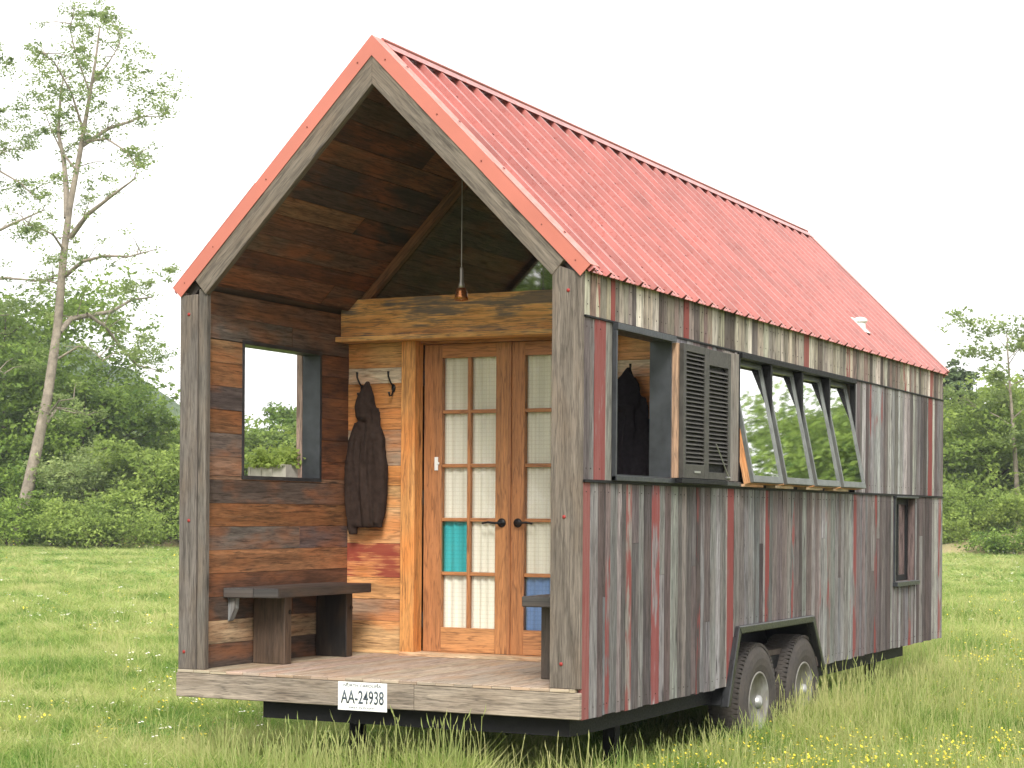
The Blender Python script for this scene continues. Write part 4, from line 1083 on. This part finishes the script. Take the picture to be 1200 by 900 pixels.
hedge('undergrowth', -60, 420, 88, 96, .1, .8, 14000, .15, L_LIGHT, 63, 'leafy undergrowth between meadow and trees on the left', 'undergrowth')
hedge('undergrowth', 1120, 1290, 100, 108, .1, .9, 8000, .17, L_DENSE, 64, 'leafy undergrowth between meadow and trees on the right', 'undergrowth')

# ------------------------------------------------------------------ ground, hill
def ground_mat():
    m, nt, ns, ls = mat_new('meadow_ground')
    tc = ns.new('ShaderNodeTexCoord').outputs['Object']
    a = noise(ns, ls, tc, .25, 5, .6); b = noise(ns, ls, tc, 6, 6, .7); c_ = noise(ns, ls, tc, 60, 3, .7)
    r1 = ramp(ns, [(.3, (.13, .19, .045)), (.5, (.25, .28, .09)), (.7, (.38, .37, .16))]); ls.new(a, r1.inputs[0])
    r2 = ramp(ns, [(.3, .55), (.7, 1.25)]); ls.new(b, r2.inputs[0])
    c = mix(ns, ls, r1.outputs[0], r2.outputs[0], 1, 'MULTIPLY')
    r3 = ramp(ns, [(.3, .6), (.7, 1.3)]); ls.new(c_, r3.inputs[0]); c = mix(ns, ls, c, r3.outputs[0], 1, 'MULTIPLY')
    d = ns.new('ShaderNodeBsdfDiffuse'); ls.new(c, d.inputs[0]); d.inputs[1].default_value = 1
    bu = ns.new('ShaderNodeBump'); bu.inputs['Distance'].default_value = .05; ls.new(b, bu.inputs['Height']); ls.new(bu.outputs[0], d.inputs['Normal'])
    o = ns.new('ShaderNodeOutputMaterial'); ls.new(d.outputs[0], o.inputs[0]); return m
me = bpy.data.meshes.new('ground'); S_ = 2600
rings_ = [0, 6, 12, 20, 30, 45, 65, 90, 120, 160, 230, 400, 800, S_]; nseg = 64; V = [(0, 0, GZ)]; F_ = []
for r in rings_[1:]:
    for k in range(nseg):
        a = 2 * PI * k / nseg; V.append((r * math.cos(a), r * math.sin(a), GZ))
for k in range(nseg): F_.append((0, 1 + k, 1 + (k + 1) % nseg))
for i in range(len(rings_) - 2):
    for k in range(nseg):
        a = 1 + i * nseg + k; b = 1 + i * nseg + (k + 1) % nseg; F_.append((a, a + nseg, b + nseg, b))
me.from_pydata(V, [], F_); me.materials.append(ground_mat())
go = bpy.data.objects.new('ground', me); COL.objects.link(go); tag(go, 'flat green meadow', 'meadow', kind='structure')
# dry grass banks at the far edge
def bank_(px, D, w, d, h, name):
    c = at(px, D); n = 24; V = []; F_ = []
    ax = Vector((cs, sn, 0)); ay = Vector((-sn, cs, 0))
    for i in range(n + 1):
        for j in range(n + 1):
            u, v = i / n * 2 - 1, j / n * 2 - 1; q = max(0, 1 - u * u) * max(0, 1 - v * v)
            p = c + ax * (u * w) + ay * (v * d); V.append((p.x, p.y, GZ - .03 + h * q ** .7 + (.12 * mnoise.noise(p * .8) if q > 0 else 0)))
    for i in range(n):
        for j in range(n): a = i * (n + 1) + j; F_.append((a, a + n + 1, a + n + 2, a + 1))
    me = bpy.data.meshes.new(name); me.from_pydata(V, [], F_); me.materials.append(M_BANK); me.polygons.foreach_set('use_smooth', [True] * len(F_))
    o = bpy.data.objects.new(name, me); COL.objects.link(o); tag(o, 'dry straw coloured bank', 'bank', kind='structure')
M_BANK = plain('dry_grass', (.30, .23, .13), .95, 0, .35, .8, .6, .1, col2=(.20, .20, .09), bscale=5, dist=.1)
bank_(1190, 84, 3.4, 4, .95, 'bank'); bank_(1112, 84, 1.2, 3, .55, 'bank'); bank_(160, 86, 2.6, 3, 1.35, 'bank')

def hill_mat():
    m, nt, ns, ls = mat_new('wooded_hill')
    tc = ns.new('ShaderNodeTexCoord').outputs['Object']
    a = noise(ns, ls, tc, .12, 6, .7); b = noise(ns, ls, tc, .02, 3, .5)
    r1 = ramp(ns, [(.35, (.028, .055, .018)), (.65, (.10, .145, .045))]); ls.new(a, r1.inputs[0])
    r2 = ramp(ns, [(.3, .8), (.7, 1.2)]); ls.new(b, r2.inputs[0])
    c = mix(ns, ls, r1.outputs[0], r2.outputs[0], 1, 'MULTIPLY')
    d = ns.new('ShaderNodeBsdfDiffuse'); ls.new(c, d.inputs[0])
    bu = ns.new('ShaderNodeBump'); bu.inputs['Distance'].default_value = 4; bu.inputs['Strength'].default_value = .8; ls.new(a, bu.inputs['Height']); ls.new(bu.outputs[0], d.inputs['Normal'])
    o = ns.new('ShaderNodeOutputMaterial'); ls.new(d.outputs[0], o.inputs[0]); return m
nx, ny = 150, 40; V = []; F_ = []
prof = [(-1500, 380), (-400, 380), (0, 372), (60, 390), (110, 412), (150, 432), (180, 452), (215, 474), (260, 500), (330, 545), (420, 590), (700, 612)]
def hy_(px):
    for (a, b), (c, d) in zip(prof, prof[1:]):
        if a <= px <= c: return b + (d - b) * (px - a) / (c - a)
    return prof[-1][1]
for j in range(ny + 1):
    v = j / ny
    for i in range(nx + 1):
        px = -1200 + 1900 * i / nx; D = 420 + 400 * v; top = hz(hy_(px), 620) - GZ
        e = math.sin(min(1, v * 2) * PI / 2) if v < .5 else math.cos((v - .5) * PI) * .5 + .5
        p = at(px, D); q = mnoise.noise(Vector((p.x * .012, p.y * .012, 3))) * 5 + mnoise.noise(Vector((p.x * .05, p.y * .05, 1))) * 3.2 + mnoise.noise(Vector((p.x * .15, p.y * .15, 7))) * 2.4
        V.append((p.x, p.y, GZ - 3 + max(0, top * e + q * min(1, v * 4) * (1 if top > 4 else 0))))
for j in range(ny):
    for i in range(nx): a = j * (nx + 1) + i; F_.append((a, a + 1, a + nx + 2, a + nx + 1))
me = bpy.data.meshes.new('hill'); me.from_pydata(V, [], F_); me.materials.append(hill_mat())
ho = bpy.data.objects.new('hill', me); COL.objects.link(ho); tag(ho, 'wooded hill fading into haze behind the left trees', 'hill', kind='structure')

# ------------------------------------------------------------------ grass (instanced tufts)
def grassmat(name, stops, trans=.3, patch=.5):
    m, nt, ns, ls = mat_new(name)
    geo = ns.new('ShaderNodeNewGeometry'); oi = ns.new('ShaderNodeObjectInfo')
    a = noise(ns, ls, geo.outputs['Position'], .45, 4, .6); b_ = noise(ns, ls, geo.outputs['Position'], 2.2, 3, .6)
    s_ = math_(ns, ls, 'ADD', math_(ns, ls, 'MULTIPLY', math_(ns, ls, 'SUBTRACT', a, .5), 2.0), math_(ns, ls, 'MULTIPLY', math_(ns, ls, 'SUBTRACT', b_, .5), 1.9))
    s_ = math_(ns, ls, 'ADD', s_, math_(ns, ls, 'MULTIPLY', oi.outputs['Random'], .45)); s_ = math_(ns, ls, 'ADD', s_, .28, clamp=True)
    tn = N(ns, 'ShaderNodeAttribute', attribute_name='tone')
    s_ = math_(ns, ls, 'ADD', math_(ns, ls, 'MULTIPLY', s_, .75), math_(ns, ls, 'MULTIPLY', tn.outputs['Fac'], .25), clamp=True)
    r = ramp(ns, stops); ls.new(s_, r.inputs[0])
    d = ns.new('ShaderNodeBsdfPrincipled'); ls.new(r.outputs[0], d.inputs['Base Color']); d.inputs['Roughness'].default_value = .6; d.inputs['Specular IOR Level'].default_value = .2
    t = ns.new('ShaderNodeBsdfTranslucent'); ls.new(r.outputs[0], t.inputs[0])
    mx = ns.new('ShaderNodeMixShader'); mx.inputs[0].default_value = trans; ls.new(d.outputs[0], mx.inputs[1]); ls.new(t.outputs[0], mx.inputs[2])
    o = ns.new('ShaderNodeOutputMaterial'); ls.new(mx.outputs[0], o.inputs[0]); return m
G_A = grassmat('grass_blades', [(0, (.065, .165, .025)), (.28, (.17, .285, .05)), (.58, (.36, .43, .12)), (1, (.60, .57, .28))], .36)
G_S = grassmat('grass_stalks', [(0, (.25, .34, .10)), (.5, (.39, .42, .16)), (1, (.55, .52, .25))])
G_C = grassmat('broad_leaves', [(0, (.06, .17, .03)), (.5, (.14, .29, .05)), (1, (.28, .40, .09))])
M_YEL = plain('yellow_petals', (.80, .62, .04), .7, 0, .2)
M_WPE = plain('white_petals', (.75, .72, .62), .7, 0, .15)
tufts = bpy.data.collections.new('tufts'); flowers = bpy.data.collections.new('flower_kinds')
def tuft(name, seed, blades=(), heads=(), leaves=(), coll=tufts, mats=None):
    """blades: (count, spread, hmin, hmax, width, lean)"""
    rr = random.Random(seed); V = []; F_ = []; mi = []; tn = []
    def quad(a, b, c, d, m, t): 
        k = len(V); V.extend([a, b, c, d]); F_.append((k, k + 1, k + 2, k + 3)); mi.append(m); tn.append(t)
    for cnt, spread, h0, h1, w, lean, m in blades:
        for _ in range(cnt):
            a = rr.uniform(0, 6.28); q = spread * math.sqrt(rr.random()); x, y = q * math.cos(a), q * math.sin(a)
            h = rr.uniform(h0, h1); az = rr.uniform(0, 6.28); ln = h * lean * rr.uniform(.2, 1.3); wd = rr.uniform(.7, 1.3) * w; az2 = rr.uniform(0, 6.28)
            dx, dy = math.cos(az), math.sin(az); sx, sy = math.cos(az2) * wd, math.sin(az2) * wd; t = rr.random()
            p0 = (x, y, -.02); p1 = (x + dx * ln * .3, y + dy * ln * .3, h * .55); p2 = (x + dx * ln, y + dy * ln, h * rr.uniform(.85, 1))
            quad((p0[0] - sx, p0[1] - sy, p0[2]), (p0[0] + sx, p0[1] + sy, p0[2]), (p1[0] + sx * .8, p1[1] + sy * .8, p1[2]), (p1[0] - sx * .8, p1[1] - sy * .8, p1[2]), m, t)
            quad((p1[0] - sx * .8, p1[1] - sy * .8, p1[2]), (p1[0] + sx * .8, p1[1] + sy * .8, p1[2]), (p2[0] + sx * .12, p2[1] + sy * .12, p2[2]), (p2[0] - sx * .12, p2[1] - sy * .12, p2[2]), m, t)
    for cnt, spread, h0, h1, hl, hw, m in heads:      # seed stalks
        for _ in range(cnt):
            a = rr.uniform(0, 6.28); q = spread * math.sqrt(rr.random()); x, y = q * math.cos(a), q * math.sin(a); h = rr.uniform(h0, h1)
            lx, ly_ = rr.gauss(0, .12) * h, rr.gauss(0, .12) * h; t = rr.random()
            for k in range(2):
                az = k * PI / 2 + rr.random(); sx, sy = math.cos(az), math.sin(az); w = .0016
                quad((x - sx * w, y - sy * w, 0), (x + sx * w, y + sy * w, 0), (x + lx + sx * w, y + ly_ + sy * w, h), (x + lx - sx * w, y + ly_ - sy * w, h), m, t)
                zt = h + hl; ex, ey = lx * 1.25, ly_ * 1.25
                quad((x + lx, y + ly_, h - hl * .2), (x + ex - sx * hw, y + ey - sy * hw, h + hl * .4), (x + ex * 1.1, y + ey * 1.1, zt), (x + ex + sx * hw, y + ey + sy * hw, h + hl * .4), m, t)
    for cnt, spread, h0, h1, sz, m in leaves:
        for _ in range(cnt):
            a = rr.uniform(0, 6.28); q = spread * math.sqrt(rr.random()); c = Vector((q * math.cos(a), q * math.sin(a), rr.uniform(h0, h1)))
            d = Vector((rr.gauss(0, 1), rr.gauss(0, 1), rr.gauss(0, .4))).normalized(); s_ = d.cross(Vector((rr.gauss(0, .4), rr.gauss(0, .4), 1))).normalized(); z_ = sz * rr.uniform(.6, 1.3)
            quad(tuple(c - d * z_), tuple(c + s_ * z_ * .7), tuple(c + d * z_), tuple(c - s_ * z_ * .7), m, rr.random())
    me = bpy.data.meshes.new(name); me.from_pydata(V, [], F_)
    for m in mats or [G_A, G_S, G_C, M_YEL, M_WPE]: me.materials.append(m)
    me.polygons.foreach_set('material_index', mi); a = me.attributes.new('tone', 'FLOAT', 'FACE'); a.data.foreach_set('value', tn)
    o = bpy.data.objects.new(name, me); coll.objects.link(o); return o
for i in range(3): tuft('t%d_short' % i, 100 + i, blades=[(84, .14, .05, .15, .0030, .9, 0)])                       # 0-2 short
for i in range(2): tuft('t%d_tall' % (3 + i), 110 + i, blades=[(80, .13, .08, .24, .0030, .9, 0)], heads=[(1, .12, .20, .30, .030, .0022, 1)])   # 3-4 tall
tuft('t5_stalks', 120, blades=[(50, .13, .08, .20, .0028, .8, 0)], heads=[(5, .14, .22, .38, .040, .0026, 1)])        # 5
tuft('t6_clover', 121, blades=[(26, .13, .05, .13, .0036, .9, 0)], leaves=[(64, .15, .02, .09, .014, 2)])            # 6
tuft('t7_straw', 122, blades=[(20, .14, .05, .16, .0026, 1.2, 1), (46, .13, .06, .15, .0030, .9, 0)])                # 7
tuft('f0_yellow', 130, blades=[(5, .06, .20, .30, .0015, .3, 0)], leaves=[(8, .10, .16, .28, .012, 3)], coll=flowers)
tuft('f1_white', 131, blades=[(5, .06, .12, .24, .0015, .3, 0)], leaves=[(6, .10, .12, .22, .012, 4)], coll=flowers)
tuft('f2_buttercup', 132, blades=[(3, .04, .24, .36, .0015, .3, 0)], leaves=[(4, .07, .20, .32, .014, 3)], coll=flowers)

def scatter(name, pts, scl, rot, idx, coll, label, cat):
    me = bpy.data.meshes.new(name); n = len(pts)
    me.vertices.add(n); me.vertices.foreach_set('co', np.asarray(pts, np.float32).ravel())
    for nm, tp, arr in (('scl', 'FLOAT_VECTOR', scl), ('rot', 'FLOAT_VECTOR', rot)):
        a = me.attributes.new(nm, tp, 'POINT'); a.data.foreach_set('vector', np.asarray(arr, np.float32).ravel())
    a = me.attributes.new('idx', 'INT', 'POINT'); a.data.foreach_set('value', np.asarray(idx, np.int32))
    ob = bpy.data.objects.new(name, me); COL.objects.link(ob)
    ng = bpy.data.node_groups.new(name + '_nodes', 'GeometryNodeTree')
    ng.interface.new_socket('Geometry', in_out='INPUT', socket_type='NodeSocketGeometry'); ng.interface.new_socket('Geometry', in_out='OUTPUT', socket_type='NodeSocketGeometry')
    ns, ls = ng.nodes, ng.links
    gi, go_ = ns.new('NodeGroupInput'), ns.new('NodeGroupOutput'); ip = ns.new('GeometryNodeInstanceOnPoints'); ci = ns.new('GeometryNodeCollectionInfo')
    ci.inputs['Collection'].default_value = coll; ci.inputs['Separate Children'].default_value = True; ci.inputs['Reset Children'].default_value = True
    def na(nm, dt):
        q = ns.new('GeometryNodeInputNamedAttribute'); q.data_type = dt; q.inputs['Name'].default_value = nm; return q.outputs['Attribute']
    ls.new(gi.outputs[0], ip.inputs['Points']); ls.new(ci.outputs[0], ip.inputs['Instance']); ip.inputs['Pick Instance'].default_value = True
    ls.new(na('idx', 'INT'), ip.inputs['Instance Index']); ls.new(na('scl', 'FLOAT_VECTOR'), ip.inputs['Scale'])
    e2r = ns.new('FunctionNodeEulerToRotation'); ls.new(na('rot', 'FLOAT_VECTOR'), e2r.inputs[0]); ls.new(e2r.outputs[0], ip.inputs['Rotation'])
    ls.new(ip.outputs[0], go_.inputs[0])
    md = ob.modifiers.new('scatter', 'NODES'); md.node_group = ng
    tag(ob, label, cat, kind='stuff'); return ob
rs = np.random.RandomState(77)
def ring(D0, D1, half, n):
    """points uniform over a wedge in front of the camera"""
    d = np.sqrt(rs.uniform(D0 ** 2, D1 ** 2, n)); u = rs.uniform(-half, half, n) * d
    return np.stack([CX + cs * u - sn * d, CY + sn * u + cs * d], 1), d
def fn(x, y, s, o=0):
    return np.array([mnoise.noise(Vector((a * s, b * s, o))) for a, b in zip(x, y)])
PP, SS, II = [], [], []
for D0, D1, half, n, sxy, sz in ((10.2, 16, .40, 16000, 1.0, 1.0), (16, 24, .37, 19000, 1.1, 1.0), (24, 42, .36, 22000, 1.7, 1.0), (42, 100, .36, 26000, 3.2, .95)):
    p, d = ring(D0, D1, half, n); x, y = p[:, 0], p[:, 1]
    tall = fn(x, y, .33, 2.); pt = fn(x, y, .8, 9.)
    under = (x > -W + .05) & (x < -.05) & (y > .1) & (y < L - .05)
    # the mown track left of the house is shorter, the strip beside the wheels is longer
    near_wheel = ((x > -.35) & (x < 1.6) & (y > 1.0) & (y < 9))
    frontstrip = ((y > -1.2) & (y < .5) & (x > -1.05) & (x < .9))
    r_ = rs.uniform(0, 1, n)
    i_ = np.where(r_ < .52, rs.randint(0, 3, n), np.where(r_ < .78, rs.randint(3, 5, n), np.where(r_ < .84, 5, np.where(r_ < .92, 6, 7))))
    i_ = np.where((tall > .18) & (r_ > .3) & (r_ < .7), rs.randint(3, 6, n), i_)
    i_ = np.where((pt < -.12) & (r_ < .6), 6, i_); i_ = np.where((pt > .30) & (r_ < .35), 7, i_)
    i_ = np.where((near_wheel | frontstrip) & (r_ > .45), rs.choice([3, 4, 3, 4, 5], n), i_)
    left = (x < -W - .3); i_ = np.where(left & (i_ >= 3) & (i_ <= 5) & (rs.uniform(0, 1, n) < .6), rs.randint(0, 3, n), i_)
    k = rs.uniform(.75, 1.25, n) * (1 + .35 * tall)
    hz2 = k * sz * np.where(left, .85, 1.12) * np.where(near_wheel, np.where(x < .5, 1.2, 1.0), 1.0) * np.where(frontstrip, 1.25, 1.0)
    # clear the tyres, keep the grass below the frame under the house
    keep = ~(under & (rs.uniform(0, 1, n) < .55))
    hz2 = np.where(under, hz2 * .75, hz2)
    for yc in (2.985, 3.99): keep &= ~((x > -.30) & (x < .0) & (np.abs(y - yc) < .22))
    z = np.full(n, GZ)
    PP.append(np.stack([x, y, z], 1)[keep]); SS.append(np.stack([k * sxy, k * sxy, hz2], 1)[keep]); II.append(i_[keep])
PP, SS, II = np.concatenate(PP), np.concatenate(SS), np.concatenate(II)
RR = np.stack([rs.normal(size=len(PP)) * .08, rs.normal(size=len(PP)) * .08, rs.uniform(0, 6.28, len(PP))], 1)
scatter('grass', PP, SS, RR, II, tufts, 'long meadow grass with seed stalks around the house', 'grass')
PP, SS, II = [], [], []
for D0, D1, n, s in ((10.5, 18, 3600, 1.0), (18, 34, 4200, 1.3), (34, 80, 2000, 1.9)):
    p, d = ring(D0, D1, .36, n); x, y = p[:, 0], p[:, 1]; q = fn(x, y, .5, 4.)
    keep = (q > -.12) & ~((x > -W) & (x < 0) & (y > -.1) & (y < L)) 
    right = x > -.5
    i_ = np.where(rs.uniform(0, 1, n) < np.where(right, .78, .35), rs.choice([0, 2], n), 1)
    keep &= right | (rs.uniform(0, 1, n) < .16)
    PP.append(np.stack([x, y, np.full(n, GZ)], 1)[keep]); SS.append(np.full((keep.sum(), 3), s)); II.append(i_[keep])
PP, SS, II = np.concatenate(PP), np.concatenate(SS), np.concatenate(II)
scatter('wildflowers', PP, SS, np.stack([np.zeros(len(PP)), np.zeros(len(PP)), rs.uniform(0, 6.28, len(PP))], 1), II, flowers, 'tiny yellow and white wildflowers in the meadow grass', 'wildflowers')

# ------------------------------------------------------------------ camera
cam = bpy.data.cameras.new('camera'); co = bpy.data.objects.new('camera', cam); COL.objects.link(co); scene.camera = co
cam.sensor_width = 36; cam.sensor_fit = 'HORIZONTAL'; cam.lens = F / 1200 * 36; cam.shift_y = (HY - 450) / 1200; cam.clip_start = .1; cam.clip_end = 6000
Mc = Matrix.Rotation(YAW, 4, 'Z') @ Matrix.Rotation(PI / 2 + PITCH, 4, 'X') @ Matrix.Rotation(ROLL, 4, 'Z')
co.matrix_world = Matrix.Translation((CX, CY, CZ)) @ Mc

# ------------------------------------------------------------------ light: bright overcast
SUN_EL, SUN_AZ = 40, 28        # azimuth of the sun measured from -Y towards +X
w = bpy.data.worlds.new('World'); scene.world = w; w.use_nodes = True; nt = w.node_tree; nt.nodes.clear(); ns, ls = nt.nodes, nt.links
sky = ns.new('ShaderNodeTexSky'); sky.sky_type = 'NISHITA'; sky.sun_disc = False; sky.sun_elevation = R(SUN_EL); sky.sun_rotation = R(180 - SUN_AZ)
sky.air_density = 1; sky.dust_density = 4; sky.ozone_density = 1
bg = ns.new('ShaderNodeBackground'); bg.inputs[1].default_value = .1
ls.new(mix(ns, ls, sky.outputs[0], (9.6, 9.4, 9.2), .9), bg.inputs[0])
ow = ns.new('ShaderNodeOutputWorld'); ls.new(bg.outputs[0], ow.inputs[0])
sd = bpy.data.lights.new('sun', 'SUN'); sd.energy = 1.9; sd.angle = R(18); sd.color = (1, .97, .92)
so = bpy.data.objects.new('sun', sd); COL.objects.link(so)
a = R(SUN_AZ); dirv = Vector((math.sin(a) * math.cos(R(SUN_EL)), -math.cos(a) * math.cos(R(SUN_EL)), math.sin(R(SUN_EL))))
so.rotation_euler = dirv.to_track_quat('Z', 'Y').to_euler(); so.location = dirv * 50

# thin summer haze
HAZE = True
if HAZE:
    g = MB(); hp = at(600, 330); hx_, hy2 = 1500, 1500
    g.box(-hx_, hx_, -hy2, hy2, GZ - 4.2, 95)
    hm = bpy.data.materials.new('haze'); hm.use_nodes = True; n_ = hm.node_tree.nodes; n_.clear()
    pv = n_.new('ShaderNodeVolumePrincipled'); pv.inputs['Color'].default_value = (.86, .92, 1, 1); pv.inputs['Density'].default_value = .0004; pv.inputs['Anisotropy'].default_value = .2
    oo = n_.new('ShaderNodeOutputMaterial'); hm.node_tree.links.new(pv.outputs[0], oo.inputs['Volume'])
    hb = g.build('haze', hm); tag(hb, 'thin bright haze over the meadow and hill', 'haze', kind='stuff')
scene.render.engine = 'CYCLES'
vs_ = scene.view_settings; vs_.view_transform = 'Standard'; vs_.look = 'None'; vs_.gamma = 1; vs_.use_curve_mapping = False; vs_.exposure = 1.18
scene.cycles.max_bounces = 7; scene.cycles.diffuse_bounces = 4; scene.cycles.transparent_max_bounces = 12
scene.render.resolution_x = 1200; scene.render.resolution_y = 900
